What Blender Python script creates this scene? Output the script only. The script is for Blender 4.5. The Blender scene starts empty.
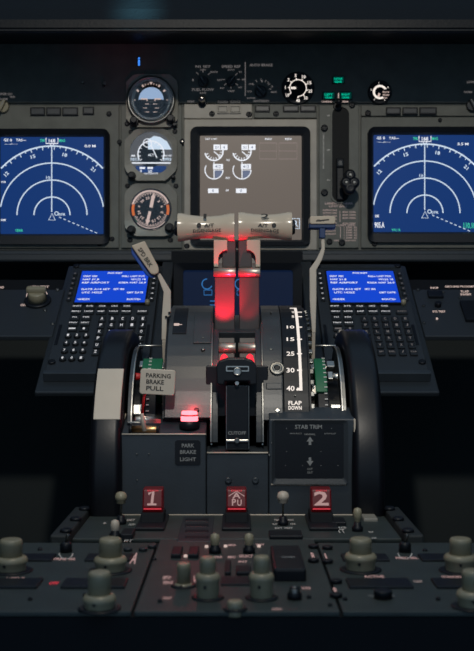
import bpy, bmesh, math
from mathutils import Matrix, Vector
PI = math.pi
S = bpy.context.scene
COL = S.collection
FPX = 1048.0          # focal length in pixels of the 474x651 frame
CX, CY = 237.0, 325.5
ORG = {}              # world origin of each root

# ---------------------------------------------------------------- materials
def mat(name, col, rough=0.5, metal=0.0, bump=0.0, scale=300, var=0.0, spec=0.5, emit=None, es=1.0, coat=0.0):
    m = bpy.data.materials.new(name); m.use_nodes = True
    nt = m.node_tree; b = nt.nodes['Principled BSDF']
    b.inputs['Base Color'].default_value = (*col, 1)
    b.inputs['Roughness'].default_value = rough
    b.inputs['Metallic'].default_value = metal
    b.inputs['Specular IOR Level'].default_value = spec
    b.inputs['Coat Weight'].default_value = coat
    if emit:
        b.inputs['Emission Color'].default_value = (*emit, 1)
        b.inputs['Emission Strength'].default_value = es
    if bump or var:
        tc = nt.nodes.new('ShaderNodeTexCoord')
        n = nt.nodes.new('ShaderNodeTexNoise'); n.inputs['Scale'].default_value = scale; n.inputs['Detail'].default_value = 3
        nt.links.new(tc.outputs['Object'], n.inputs['Vector'])
        if bump:
            bp = nt.nodes.new('ShaderNodeBump'); bp.inputs['Strength'].default_value = bump; bp.inputs['Distance'].default_value = 0.001
            nt.links.new(n.outputs['Fac'], bp.inputs['Height']); nt.links.new(bp.outputs['Normal'], b.inputs['Normal'])
        if var:
            n2 = nt.nodes.new('ShaderNodeTexNoise'); n2.inputs['Scale'].default_value = scale/12; n2.inputs['Detail'].default_value = 5
            nt.links.new(tc.outputs['Object'], n2.inputs['Vector'])
            r = nt.nodes.new('ShaderNodeValToRGB')
            r.color_ramp.elements[0].position = .3; r.color_ramp.elements[1].position = .7
            r.color_ramp.elements[0].color = (*[c*(1-var) for c in col], 1)
            r.color_ramp.elements[1].color = (*[min(1, c*(1+var)) for c in col], 1)
            nt.links.new(n2.outputs['Fac'], r.inputs['Fac']); nt.links.new(r.outputs['Color'], b.inputs['Base Color'])
    return m
def glow(name, col, s=1.0):
    return mat(name, (0.004, 0.004, 0.004), .3, spec=.15, emit=col, es=s)

M = {}
M['panel'] = mat('panel_paint', (.105, .112, .098), .55, bump=.25, scale=500, var=.14)
M['panel_light'] = mat('panel_paint_light', (.37, .345, .295), .5, bump=.2, scale=500, var=.10)
M['bezel_grey'] = mat('gauge_bezel_paint', (.26, .255, .22), .45, bump=.2, scale=500, var=.08)
M['black'] = mat('black_plastic', (.007, .009, .013), .42, bump=.1, spec=.28)
M['black_matte'] = mat('black_matte', (.008, .010, .013), .8, spec=.2)
M['seam'] = mat('seam_black', (.004, .005, .006), .8)
M['shield'] = mat('glareshield_vinyl', (.0035, .005, .007), .45, bump=.3, scale=260, spec=.2)
M['stand'] = mat('stand_enamel', (.028, .037, .047), .42, bump=.12, scale=420, var=.10)
M['stand_dark'] = mat('stand_enamel_dark', (.020, .026, .032), .42, bump=.12, scale=420)
M['cover'] = mat('quadrant_cover', (.038, .043, .048), .36, bump=.10, scale=500, var=.12)
M['ped'] = mat('pedestal_paint', (.030, .041, .040), .5, bump=.2, scale=420, var=.14)
M['cdu'] = mat('keypad_unit_paint', (.024, .030, .037), .5, bump=.2, scale=500)
M['key'] = mat('key_plastic', (.016, .019, .023), .4)
M['tan'] = mat('tan_plastic', (.52, .44, .335), .20, bump=.05, var=.05)
M['offwhite'] = mat('offwhite_paint', (.52, .46, .38), .4, bump=.05, var=.06)
M['knob'] = mat('grey_green_plastic', (.28, .255, .175), .33, bump=.15, var=.08)
M['steel'] = mat('brushed_steel', (.55, .52, .47), .32, metal=1.0, bump=.1, var=.08)
M['steel_dark'] = mat('dark_steel', (.20, .20, .19), .38, metal=1.0, bump=.1)
M['copper'] = mat('copper_metal', (.65, .36, .16), .3, metal=1.0)
M['green'] = mat('green_band_paint', (.006, .12, .05), .45)
M['red_plastic'] = mat('red_plastic', (.10, .003, .006), .35, emit=(.5, .01, .02), es=.03)
M['red_paint'] = mat('red_paint', (.45, .02, .02), .45)
M['screen_reflection_blue'] = mat('screen_reflection_blue', (.01, .06, .30), .4)  # blue light reflected from the keypad screen, put into the base colour
M['print_black'] = mat('black_print', (.012, .012, .012), .6)
M['print_white'] = mat('white_print', (.62, .60, .56), .6)
M['print_grey'] = mat('grey_print', (.24, .25, .25), .6)
M['print_pink'] = mat('pink_print', (.85, .62, .56), .6)
M['orange'] = glow('orange_band', (.75, .16, .02), .8)
M['lit'] = glow('backlit_legend', (.62, .47, .42), 1.0)
M['lit_dim'] = glow('backlit_legend_dim', (.13, .12, .12), 1.0)
M['lit_white'] = glow('backlit_scale', (1.0, .90, .82), .95)
M['lit_key'] = glow('backlit_key_legend', (.62, .62, .64), 1.0)
M['lit_green'] = glow('green_lamp_legend', (.0, .55, .33), 1.0)
M['green_dark'] = glow('green_lamp_lens', (.0, .035, .03), 1.0)
M['scr_nd'] = glow('blue_map_screen', (.0045, .033, .155), 1.0)
M['scr_cdu'] = glow('blue_text_screen', (.006, .060, .62), 1.0)
M['scr_reflect'] = glow('engine_screen_reflection', (.135, .112, .096), 1.0)  # beige-grey cabin reflection put into the screen's emission
M['scr_dark'] = glow('dark_lower_screen', (.0025, .008, .028), 1.0)
M['sym'] = glow('pale_symbols', (.62, .74, .88), 1.0)
M['sym_white'] = glow('white_symbols', (.85, .88, .95), 1.0)
M['sym_green'] = glow('green_symbols', (.05, .62, .38), 1.0)
M['sym_blue'] = glow('blue_symbols', (.03, .16, .42), 1.0)
M['sym_slate'] = glow('slate_symbols', (.12, .15, .24), 1.0)
M['sym_rose'] = glow('rose_symbols', (.25, .19, .18), 1.0)
M['sky_ball'] = glow('attitude_sky', (.30, .42, .62), 1.0)
M['dial_grey'] = glow('lit_dial_face', (.085, .085, .09), 1.0)
M['lamp_red'] = glow('red_lamp_lens', (1.0, .13, .16), 4.0)
M['lamp_blue'] = glow('blue_lamp', (.05, .25, .9), 1.2)
M['blue_dark'] = mat('dark_blue_plastic', (.012, .035, .11), .4)
M['lit_rose'] = glow('rose_backlit_legend', (.40, .25, .24), 1.0)
M['floor'] = mat('dark_floor', (.022, .029, .031), .9, bump=.3, scale=60, var=.1)

# ---------------------------------------------------------------- frames
def frame(org, ux, uy):
    ux = Vector(ux).normalized(); uy = Vector(uy).normalized(); n = ux.cross(uy)
    m = Matrix.Identity(4)
    for i in range(3):
        m[i][0] = ux[i]; m[i][1] = uy[i]; m[i][2] = n[i]; m[i][3] = org[i]
    return m
def vert(Y):                                  # upright plane facing aft at distance Y
    return frame((0, Y, 0), (1, 0, 0), (0, 0, 1))
MP = vert(1.75)                               # main instrument panel
A33 = math.radians(33)
CP = frame((0, 1.68, .0935), (1, 0, 0), (0, math.cos(A33), math.sin(A33)))   # sloping forward panel
ZP = -.204
PP = frame((0, 0, ZP), (1, 0, 0), (0, 1, 0))  # pedestal top
SF = vert(1.13)                               # stand front face
XP = frame((0, 0, 0), (0, 1, 0), (0, 0, 1))   # profiles: u=Y v=Z extruded along X
def pt(F, px, py, w=0.0):                     # where a sight line meets the plane F raised by w
    d = Vector(((px-CX)/FPX, 1, (CY-py)/FPX))
    n = Vector((F[0][2], F[1][2], F[2][2])); o = Vector((F[0][3], F[1][3], F[2][3])) + n*w
    P = d * (o.dot(n)/d.dot(n))
    q = F.inverted() @ P
    return q.x, q.y
def rect(F, x0, y0, x1, y1, w=0.0):
    cx, cy = (x0+x1)/2, (y0+y1)/2
    u0 = pt(F, x0, cy, w)[0]; u1 = pt(F, x1, cy, w)[0]
    v0 = pt(F, cx, y1, w)[1]; v1 = pt(F, cx, y0, w)[1]
    return u0, v0, u1, v1

# ---------------------------------------------------------------- mesh builder
TXT = {}
def textmesh(s):
    if s not in TXT:
        c = bpy.data.curves.new('t', 'FONT'); c.body = s; c.size = 1; c.resolution_u = 2; c.offset = .022
        o = bpy.data.objects.new('t', c); COL.objects.link(o)
        dg = bpy.context.evaluated_depsgraph_get()
        me = bpy.data.meshes.new_from_object(o.evaluated_get(dg))
        v = [tuple(x.co) for x in me.vertices]; f = [tuple(p.vertices) for p in me.polygons]
        bpy.data.objects.remove(o); bpy.data.curves.remove(c); bpy.data.meshes.remove(me)
        TXT[s] = (v, f)
    return TXT[s]

class MB:
    def __init__(s): s.v = []; s.f = []; s.sm = []
    def add(s, vs, fs, F=None, smooth=False):
        o = len(s.v)
        for p in vs:
            p = Vector(p); s.v.append(F @ p if F is not None else p)
        for f in fs:
            s.f.append([i+o for i in f]); s.sm.append(smooth)
        return s
    def bm(s, b, F, smooth=False):
        b.verts.index_update()
        s.add([v.co.copy() for v in b.verts], [[v.index for v in f.verts] for f in b.faces], F, smooth); b.free(); return s
    def box(s, F, u0, v0, u1, v1, w0, w1, bev=0, seg=2):
        b = bmesh.new(); bmesh.ops.create_cube(b, size=1)
        bmesh.ops.scale(b, vec=(abs(u1-u0), abs(v1-v0), abs(w1-w0)), verts=b.verts)
        bmesh.ops.translate(b, vec=((u0+u1)/2, (v0+v1)/2, (w0+w1)/2), verts=b.verts)
        if bev:
            bev = min(bev, .49*min(abs(u1-u0), abs(v1-v0), abs(w1-w0)))
            bmesh.ops.bevel(b, geom=b.edges[:], offset=bev, segments=seg, profile=.5, affect='EDGES')
        return s.bm(b, F)
    def bpx(s, F, x0, y0, x1, y1, w0, w1, bev=0, seg=2):
        u0, v0, u1, v1 = rect(F, x0, y0, x1, y1, w1)
        return s.box(F, u0, v0, u1, v1, w0, w1, bev, seg)
    def prism(s, F, pts, w0, w1, bev=0):
        b = bmesh.new(); lo = [b.verts.new((x, y, w0)) for x, y in pts]; hi = [b.verts.new((x, y, w1)) for x, y in pts]
        n = len(pts)
        b.faces.new(hi); b.faces.new(lo[::-1])
        for i in range(n): b.faces.new((lo[i], lo[(i+1) % n], hi[(i+1) % n], hi[i]))
        bmesh.ops.recalc_face_normals(b, faces=b.faces)
        if bev:
            bmesh.ops.bevel(b, geom=b.edges[:], offset=bev, segments=2, profile=.5, affect='EDGES')
        return s.bm(b, F)
    def ppx(s, F, pts, w0, w1, bev=0):
        return s.prism(F, [pt(F, x, y, w1) for x, y in pts], w0, w1, bev)
    def ring(s, F, outer, inner, w0, w1, w2=None):      # frame with a hole; loops of equal length; w2 = inner lip height
        n = len(outer); w2 = w1 if w2 is None else w2
        vs = [(x, y, w0) for x, y in outer]+[(x, y, w1) for x, y in outer]+[(x, y, w2) for x, y in inner]+[(x, y, w0) for x, y in inner]
        fs = []
        for i in range(n):
            j = (i+1) % n
            for k in range(4):
                a, c = k*n, ((k+1) % 4)*n
                fs.append((a+i, a+j, c+j, c+i))
        return s.add(vs, fs, F)
    def lathe(s, F, u, v, prof, seg=24, smooth=True, ridge=0, flat=0):
        vs, fs = [], []
        for k, (r, w) in enumerate(prof):
            for i in range(seg):
                a = 2*PI*i/seg; rr = r*(1-(ridge if (i % 2 and r > 1e-5) else 0))
                vs.append((u+rr*math.cos(a), v+rr*math.sin(a), w))
        for k in range(len(prof)-1):
            for i in range(seg):
                j = (i+1) % seg
                fs.append((k*seg+i, k*seg+j, (k+1)*seg+j, (k+1)*seg+i))
        fs.append(tuple(range(seg))[::-1]); fs.append(tuple((len(prof)-1)*seg+i for i in range(seg)))
        s.add(vs, fs[:-2], F, smooth); o = len(s.v)-len(vs)
        for f in fs[-2:]: s.f.append([i+o for i in f]); s.sm.append(False)
        return s
    def cyl(s, F, u, v, w0, w1, r, r1=None, seg=24, bev=None, ridge=0):
        r1 = r if r1 is None else r1; bev = min(r, r1)*.15 if bev is None else bev
        return s.lathe(F, u, v, [(r, w0), (r1, w1-bev), (r1-bev*.3, w1-bev*.3), (r1-bev, w1)], seg, ridge=ridge)
    def rod(s, p0, p1, r, r1=None, seg=12):
        p0, p1 = Vector(p0), Vector(p1); d = (p1-p0); L = d.length; n = d.normalized()
        a = Vector((1, 0, 0)) if abs(n.x) < .9 else Vector((0, 0, 1)); ux = a.cross(n).normalized(); uy = n.cross(ux)
        return s.cyl(frame(p0, ux, uy), 0, 0, 0, L, r, r1, seg)
    def line(s, F, pts, wd, w, closed=False):            # thin raised line of constant width
        n = len(pts); L, R = [], []
        P = [Vector(p) for p in pts]
        for i in range(n):
            a = P[i-1] if (i or closed) else P[i]; b = P[(i+1) % n] if (i < n-1 or closed) else P[i]
            t = (b-a).normalized(); nn = Vector((-t.y, t.x))*wd/2
            L.append(P[i]+nn); R.append(P[i]-nn)
        vs = [(p.x, p.y, w) for p in L]+[(p.x, p.y, w) for p in R]
        fs = [(n+i, n+(i+1) % n, (i+1) % n, i) for i in range(n if closed else n-1)]
        return s.add(vs, fs, F)
    def lpx(s, F, pts, wpx, w, closed=False):
        q = [pt(F, x, y, w) for x, y in pts]
        wd = abs(pt(F, pts[0][0]+wpx, pts[0][1], w)[0]-q[0][0])
        return s.line(F, q, wd, w, closed)
    def arc(s, F, cx, cy, r, a0, a1, wpx, w, n=32):      # px centre and radius, degrees anticlockwise from right
        q = [(cx+r*math.cos(math.radians(a0+(a1-a0)*i/n)), cy-r*math.sin(math.radians(a0+(a1-a0)*i/n))) for i in range(n+1)]
        return s.lpx(F, q, wpx, w)
    def text(s, F, t, u, v, wd, ht, w, rot=0):           # centred on (u,v), fitted to wd x ht
        vs, fs = textmesh(t)
        if not vs: return s
        xs = [p[0] for p in vs]; ys = [p[1] for p in vs]
        cx, cy = (min(xs)+max(xs))/2, (min(ys)+max(ys))/2
        sy = ht/max(1e-6, (max(ys)-min(ys))); sx = wd/max(1e-6, (max(xs)-min(xs))) if wd else sy
        c, q = math.cos(rot), math.sin(rot)
        out = []
        for x, y, _ in vs:
            x = (x-cx)*sx; y = (y-cy)*sy
            out.append((u+x*c-y*q, v+x*q+y*c, w))
        return s.add(out, fs, F)
    def tpx(s, F, t, x, y, wpx, hpx, w, rot=0):
        u, v = pt(F, x, y, w); k = abs(pt(F, x+1, y, w)[0]-u)
        kv = abs(pt(F, x, y+.5, w)[1]-pt(F, x, y-.5, w)[1])
        return s.text(F, t, u, v, wpx*k if wpx else 0, hpx*kv, w, math.radians(rot))
    def build(s, name, m, parent=None):
        me = bpy.data.meshes.new(name)
        o = ORG.get(parent.name, Vector((0, 0, 0))) if parent else None
        if parent is None:
            zs = min(p.z for p in s.v); xs = sum(p.x for p in s.v)/len(s.v); ys = sum(p.y for p in s.v)/len(s.v)
            o = Vector((xs, ys, zs))
        me.from_pydata([p-o for p in s.v], [], s.f); me.update()
        for p, q in zip(me.polygons, s.sm): p.use_smooth = q
        me.materials.append(M[m]); me.validate()
        ob = bpy.data.objects.new(name, me); COL.objects.link(ob)
        if parent: ob.parent = parent
        else: ob.location = o
        ORG[ob.name] = o
        return ob

def thing(name, loc, label, cat, group=None):
    o = bpy.data.objects.new(name, None); COL.objects.link(o); o.location = loc; o.empty_display_size = .02
    o['label'] = label; o['category'] = cat
    if group: o['group'] = group
    ORG[o.name] = Vector(loc); return o
def wpt(F, px, py, w=0.0):
    u, v = pt(F, px, py, w); return F @ Vector((u, v, w))
def rr(u0, v0, u1, v1, r, n=5):                           # rounded rectangle loop
    out = []
    for cx, cy, a in ((u1-r, v0+r, -90), (u1-r, v1-r, 0), (u0+r, v1-r, 90), (u0+r, v0+r, 180)):
        for i in range(n+1):
            t = math.radians(a+90*i/n); out.append((cx+r*math.cos(t), cy+r*math.sin(t)))
    return out
def octo(u0, v0, u1, v1, c):
    return [(u0+c, v0), (u1-c, v0), (u1, v0+c), (u1, v1-c), (u1-c, v1), (u0+c, v1), (u0, v1-c), (u0, v0+c)]
def screw(F, px, py, rpx, parent, m='black', w=0.0, name='screw'):
    u, v = pt(F, px, py, w); r = rpx*abs(pt(F, px+1, py, w)[0]-u)
    b = MB()
    b.lathe(F, u, v, [(r*1.25, w), (r*1.25, w+.0006), (r, w+.0018), (r*.5, w+.0022), (r*.45, w+.0010)], 14)
    b.box(F, u-r*.7, v-r*.12, u+r*.7, v+r*.12, w+.0010, w+.0023)
    return b.build(name, m, parent)
# ================================================================ the cockpit shell
def struct(name, b, m):
    o = b.build(name, m); o['kind'] = 'structure'; return o
W0 = vert(0)
struct('floor', MB().box(PP, -1.1, -.6, 1.1, 2.1, -.62, -.60), 'floor')
struct('wall_front', MB().box(W0, -1.1, -.80, 1.1, .56, -2.02, -2.0), 'floor')
struct('wall_left', MB().box(W0, -1.14, -.80, -1.12, .9, -2.0, .6), 'floor')
struct('wall_right', MB().box(W0, 1.12, -.80, 1.14, .9, -2.0, .6), 'floor')

# ---- glareshield: a padded hood that overhangs the instrument panel
t = thing('glareshield', (0, 1.62, .43), 'long dark padded hood overhanging the top of the instrument panel', 'glareshield')
prof = [(1.555, .434), (1.548, .440), (1.548, .452), (1.556, .470), (1.572, .500), (1.60, .525), (1.66, .545), (1.95, .575), (1.95, .545), (1.742, .525), (1.742, .468), (1.60, .446)]
MB().prism(XP, prof, -1.05, 1.05).build('hood', 'shield', t)
MB().prism(XP, [(1.5445, .4335), (1.5445, .4375), (1.556, .4375), (1.556, .4335)], -1.05, 1.05, .001).build('edge_trim', 'shield', t)

# ---- main instrument panel
ip = thing('instrument_panel', (0, 1.76, .10), 'wide grey green metal panel holding the screens and round gauges', 'instrument panel')
def P(x0, y0, x1, y1, w0, w1, bev=.001): return MB().bpx(MP, x0, y0, x1, y1, w0, w1, bev)
MB().bpx(MP, -330, 20, 804, 250, -.014, -.006).build('backing_sheet', 'panel', ip)
P(-330, 105, 119, 248, -.006, 0).build('left_plate', 'panel', ip)
P(121, 105, 182, 248, -.006, 0).build('gauge_plate', 'panel', ip)
P(184, 119, 317, 250, -.006, .002, .0015).build('centre_plate', 'panel_light', ip)
P(319, 105, 359, 248, -.006, 0).build('lever_plate', 'panel', ip)
P(361, 117, 804, 248, -.006, 0).build('right_plate', 'panel', ip)
P(361, 105, 804, 116, -.006, -.001).build('right_strip', 'panel', ip)
P(-330, 30, 804, 103, -.006, -.001, .001).build('upper_plate', 'panel', ip)
MB().bpx(MP, -330, 250, 804, 262, -.03, .012, .004).build('lower_rail', 'stand_dark', ip)
MB().bpx(MP, -330, 252.5, 804, 254, .012, .0135, .0005).build('rail_strip', 'stand', ip)
# top strip of plates and push buttons
P(184, 104, 252, 118.5, -.006, .003).build('button_plate', 'panel_light', ip)
P(254, 104, 317, 118, -.006, .001).build('strip_plate', 'panel', ip)
for x0, x1, y0, y1 in ((30, 45, 107, 115.5), (46, 61, 107, 115.5), (62, 78, 107, 115.5), (82.5, 94, 106.5, 114.5),
                       (255, 270, 105, 112), (283, 299, 105, 112), (300, 316, 105, 112),
                       (386, 401, 107, 114.5), (402.5, 418, 107, 114.5), (419.5, 437, 107, 114.5)):
    f = P(x0, y0, x1, y1, 0, .004, .0012).build('annunciator', 'black', ip)
    P(x0+1.3, y0+1.5, x1-1.3, y1-1.5, .004, .0048, .0004).build('lens', 'stand_dark', f)
for x0 in (217, 229.5):
    f = P(x0, 105, x0+11.5, 113.5, .003, .006, .0008).build('push_button', 'panel_light', ip)
    MB().lpx(MP, [(x0+1.5, 106.6), (x0+10, 106.6), (x0+10, 112), (x0+1.5, 112)], .7, .0062, True).build('outline', 'seam', f)
    P(x0, 99.5, x0+11.5, 103.5, -.001, .004, .0008).build('dark_button', 'stand_dark', ip)
for x, y, r in ((212, 114, 2.6), (249, 114.5, 2.6), (276, 114, 2.6), (109, 114, 2.2), (368, 113, 2.4), (374.5, 243.5, 2.2), (112, 239, 2),
                (182.5, 141.5, 2.3), (119.5, 142, 2), (131, 132, 2), (175, 131.5, 2), (127.5, 186, 2), (176, 186, 2), (127, 124, 2), (130, 240, 2.2), (170.5, 240, 2.2),
                (324.5, 128, 2.8), (352, 105, 2.4), (324.5, 192.5, 2.8), (329.5, 241.5, 2.4), (342, 242.5, 2.6), (99.5, 243, 2.6), (187, 246, 2.2), (306, 243, 2.6), (440, 120, 1.6)):
    screw(MP, x, y, r, ip, 'black', .0 if not (184 < x < 252 or x > 300) else .002)
MB().cyl(MP, *pt(MP, 182.5, 141.5), .0022, .003, .0012).build('screw_glint', 'steel', ip)

# legends printed / lit on the panel
def legend(items, m, parent, F=MP, w=.0004, name='lettering'):
    b = MB()
    for it in items: b.tpx(F, *it[:5], w, *(it[5:]))
    return b.build(name, m, parent)
legend([('N1 SET', 203, 66.5, 15, 2.4), ('AUTO', 203, 69.7, 6, 1.7), ('BOTH', 214, 72, 7, 1.9), ('1', 193, 80, 1.2, 2.2), ('FUEL FLOW', 203, 89.6, 22, 2.6), ('RATE', 203, 93, 6, 1.6),
        ('SPEED REF', 231, 66.5, 19, 2.6), ('AUTO', 231, 69.8, 7, 1.6), ('V1', 240, 72, 3, 1.8), ('VR', 243.5, 79.6, 4, 1.8), ('WT', 240, 87.5, 4, 1.8), ('VREF', 231, 91, 7, 1.8), ('BUG', 222, 88, 4, 1.6), ('SET', 219.5, 80, 5, 1.6),
        ('RESET', 191, 101.5, 7, 1.8)], 'lit_dim', ip, w=0)
legend([('AUTO BRAKE', 261, 65, 23, 2.6), ('DISARM', 251, 98, 8, 1.4), ('RTO', 249.5, 91.5, 4.5, 1.8), ('OFF', 251, 84, 4.5, 1.6), ('1', 262, 81.2, 1.2, 2.0), ('2', 268, 82.6, 1.8, 2), ('3', 272, 86.5, 1.8, 2),
        ('MAX', 274, 92, 6, 1.8), ('ANTISKID', 261, 101, 16, 2.2)], 'lit_dim', ip, w=0)
b = MB(); b.lpx(MP, [(245.3, 62), (245.3, 96)], .8, 0); b.build('divider_line', 'lit_dim', ip)
b = MB()
for cx, cy, r0, r1, ang in ((203, 79, 6.5, 9.5, (135, 90, 40)), (231, 79.5, 6, 9, (45, 0, -40, -90, -140, 180)), (261, 89, 8, 10.5, (150, 120, 90, 60, 30, 0))):
    for a in ang:
        c, q = math.cos(math.radians(a)), math.sin(math.radians(a)); b.lpx(MP, [(cx+r0*c, cy-r0*q), (cx+r1*c, cy-r1*q)], .6, 0)
b.build('tick_marks', 'lit_dim', ip)
legend([('LOWER DU', 4, 94, 16, 2.3), ('NORM', 3, 99, 9, 2), ('PFD', 12.5, 97, 5, 2)], 'lit_dim', ip, w=0)
legend([('LOWER', 472, 82, 10, 2.4), ('NORM', 468, 92, 8, 2)], 'lit_dim', ip, w=0)
def selector(x, y, rpx, ang, m, nm='selector_knob', h=.016, w0=-.001):
    u, v = pt(MP, x, y, h); r = rpx*1.75/FPX
    k = MB().cyl(MP, u, v, w0, h*.45, r, ridge=.06, seg=28).build(nm, m, ip)
    c, q = math.cos(math.radians(ang)), math.sin(math.radians(ang)); b = MB()
    b.prism(MP, [(u-r*.9*c-r*.35*q, v-r*.9*q+r*.35*c), (u-r*.9*c+r*.35*q, v-r*.9*q-r*.35*c), (u+r*c+r*.22*q, v+r*q-r*.22*c), (u+r*c-r*.22*q, v+r*q+r*.22*c)], h*.45, h, .0008)
    b.build('grip', m, k); MB().line(MP, [(u, v), (u+r*.9*c, v+r*.9*q)], r*.12, h+.0002).build('pointer_line', 'print_grey', k)
selector(203, 80, 5.5, 125, 'stand_dark'); selector(231, 80, 4.8, 50, 'stand_dark'); selector(261, 90, 6, 135, 'stand_dark')
selector(1, 105, 6.5, 60, 'knob'); selector(474, 104, 6, 120, 'stand_dark')
# toggle switches under the hood
for x, y, m in ((202, 99, 'steel'), (338.5, 102, 'black')):
    u, v = pt(MP, x, y, .02)
    k = MB().cyl(MP, u, v-.004, 0, .006, .007).build('toggle_switch', 'black', ip)
    MB().rod(MP @ Vector((u, v-.004, .005)), MP @ Vector((u, v, .022)), .0026, .0034).build('toggle_bat', m, k)
    b = MB(); b.lathe(MP, u, v, [(.001, .017), (.0048, .019), (.0058, .023), (.0045, .027), (.001, .029)], 18); b.build('tip', m, k)
MB().rod(wpt(MP, 103.5, 86), wpt(MP, 104.5, 83, .018), .002, .003).build('toggle_bat', 'steel_dark', ip)
MB().cyl(MP, *pt(MP, 83, 83), 0, .006, .002).build('small_stud', 'steel_dark', ip)
# small blue lamp under the hood
u, v = pt(MP, 139, 62); MB().box(MP, u-.0024, v-.008, u+.0024, v+.008, 0, .004, .001).build('indicator_housing', 'black', ip)
b = MB(); b.tpx(MP, 'i', 139, 61.5, 2.2, 8.5, .0045); b.build('blue_lamp', 'lamp_blue', ip)

# ---- flap position and brake pressure gauges, lit legends
def dial(name, lab, x, y, r, labels, a0, a1, hand, parent_m='black'):
    u, v = pt(MP, x, y, .004); R = r*1.75/FPX
    g = thing(name, MP @ Vector((u, v-R, 0)), lab, 'gauge')
    MB().lathe(MP, u, v, [(R*1.25, -.001), (R*1.25, .004), (R*1.18, .006), (R*1.12, .0035)], 32).build('bezel', 'black', g)
    MB().cyl(MP, u, v, -.001, .0036, R*1.1).build('dial_face', 'black_matte', g)
    b = MB()
    n = len(labels)
    for i, s in enumerate(labels):
        a = a0+(a1-a0)*i/(n-1); c, q = math.cos(math.radians(a)), math.sin(math.radians(a))
        b.lpx(MP, [(x+r*.66*c, y-r*.66*q), (x+r*.78*c, y-r*.78*q)], 1.1, .0039)
        b.tpx(MP, s, x+r*.97*c, y-r*.97*q, len(s)*1.9 if len(s) > 1 else 0, 3.2 if r > 11 else 1.6, .0039)
    b.arc(MP, x, y, r*.64, a0, a1, .9 if r > 11 else 2.2, .0038)
    b.build('scale', 'lit_white', g)
    c, q = math.cos(math.radians(hand)), math.sin(math.radians(hand)); b = MB()
    b.lpx(MP, [(x-r*.1*c, y+r*.1*q), (x+r*.55*c, y-r*.55*q)], 2.2, .0045); b.build('needle', 'lit_white' if r > 11 else 'lit', g)
    MB().cyl(MP, u, v, .004, .0065, R*.16).build('hub', 'black', g)
    return g
g = dial('flap_position_gauge', 'round flap position gauge with a ring of lit white numerals', 298, 88, 13, ['UP', '1', '2', '5', '10', '15', '25', '30', '40'], 215, -90, 180)
g = dial('brake_pressure_gauge', 'small round gauge with lit white arc and pointer under the hood, right side', 380, 92, 9.5, ['4', '3', '2', '1', '0'], 300, 30, 250)
legend([('BRAKE', 386, 92, 6.5, 1.6), ('PRESS', 386, 95, 6.5, 1.6), ('PSI', 385, 98, 4, 1.5)], 'lit', g, w=.0046)

# gear position lamps
for (x0, y0, x1, y1, a, c_, lab) in ((332, 76.5, 344.5, 84, 'NOSE', 'GEAR', 'top green lit landing gear lamp above the gear lever'),
                                     (322.5, 92, 335, 100, 'LEFT', 'GEAR', 'lower left green lit landing gear lamp above the gear lever'),
                                     (339.5, 92, 352, 100, 'RIGHT', 'GEAR', 'lower right green lit landing gear lamp above the gear lever')):
    u0, v0, u1, v1 = rect(MP, x0, y0, x1, y1)
    g = thing('gear_lamp', MP @ Vector(((u0+u1)/2, v0, 0)), lab, 'indicator light', 'green landing gear lamps')
    MB().box(MP, u0, v0, u1, v1, -.001, .004, .0012).build('housing', 'black', g)
    MB().box(MP, u0+.0014, v0+.0014, u1-.0014, v1-.0014, .004, .0046).build('lens', 'green_dark', g)
    legend([(a, (x0+x1)/2, (y0+y1)/2-1.5, 8.2, 2.1), (c_, (x0+x1)/2, (y0+y1)/2+1.5, 7.5, 2.1)], 'lit_green', g, w=.0049)
legend([('LANDING', 327, 101.6, 10, 1.6), ('GEAR', 345, 101.6, 7, 1.6)], 'lit', ip, w=0)
MB().lpx(MP, [(338.5, 93), (338.5, 99)], .8, 0).build('divider_line', 'lit', ip)

# ---- big display units
def display(name, lab, x0, y0, x1, y1, sx0, sy0, sx1, sy1, scr, r=7, wb=0):
    u0, v0, u1, v1 = rect(MP, x0, y0, x1, y1, .002)
    a0, b0, a1, b1 = rect(MP, sx0, sy0, sx1, sy1, .0005)
    g = thing(name, MP @ Vector(((u0+u1)/2, v0, 0)), lab, 'display screen', 'flat display screens on the panel')
    k = 1.75/FPX
    MB().ring(MP, rr(u0, v0, u1, v1, r*k), rr(a0-2*k, b0-2*k, a1+2*k, b1+2*k, 1.5*k), -.004, .010+wb, .006+wb).build('bezel', 'black', g)
    MB().ring(MP, rr(a0-2.1*k, b0-2.1*k, a1+2.1*k, b1+2.1*k, 1.5*k), rr(a0, b0, a1, b1, 1*k), -.004, .0055+wb, .001+wb).build('inner_lip', 'stand_dark', g)
    MB().box(MP, a0, b0, a1, b1, -.003, .0008+wb).build('screen', scr, g)
    return g
WS = .0012
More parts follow.
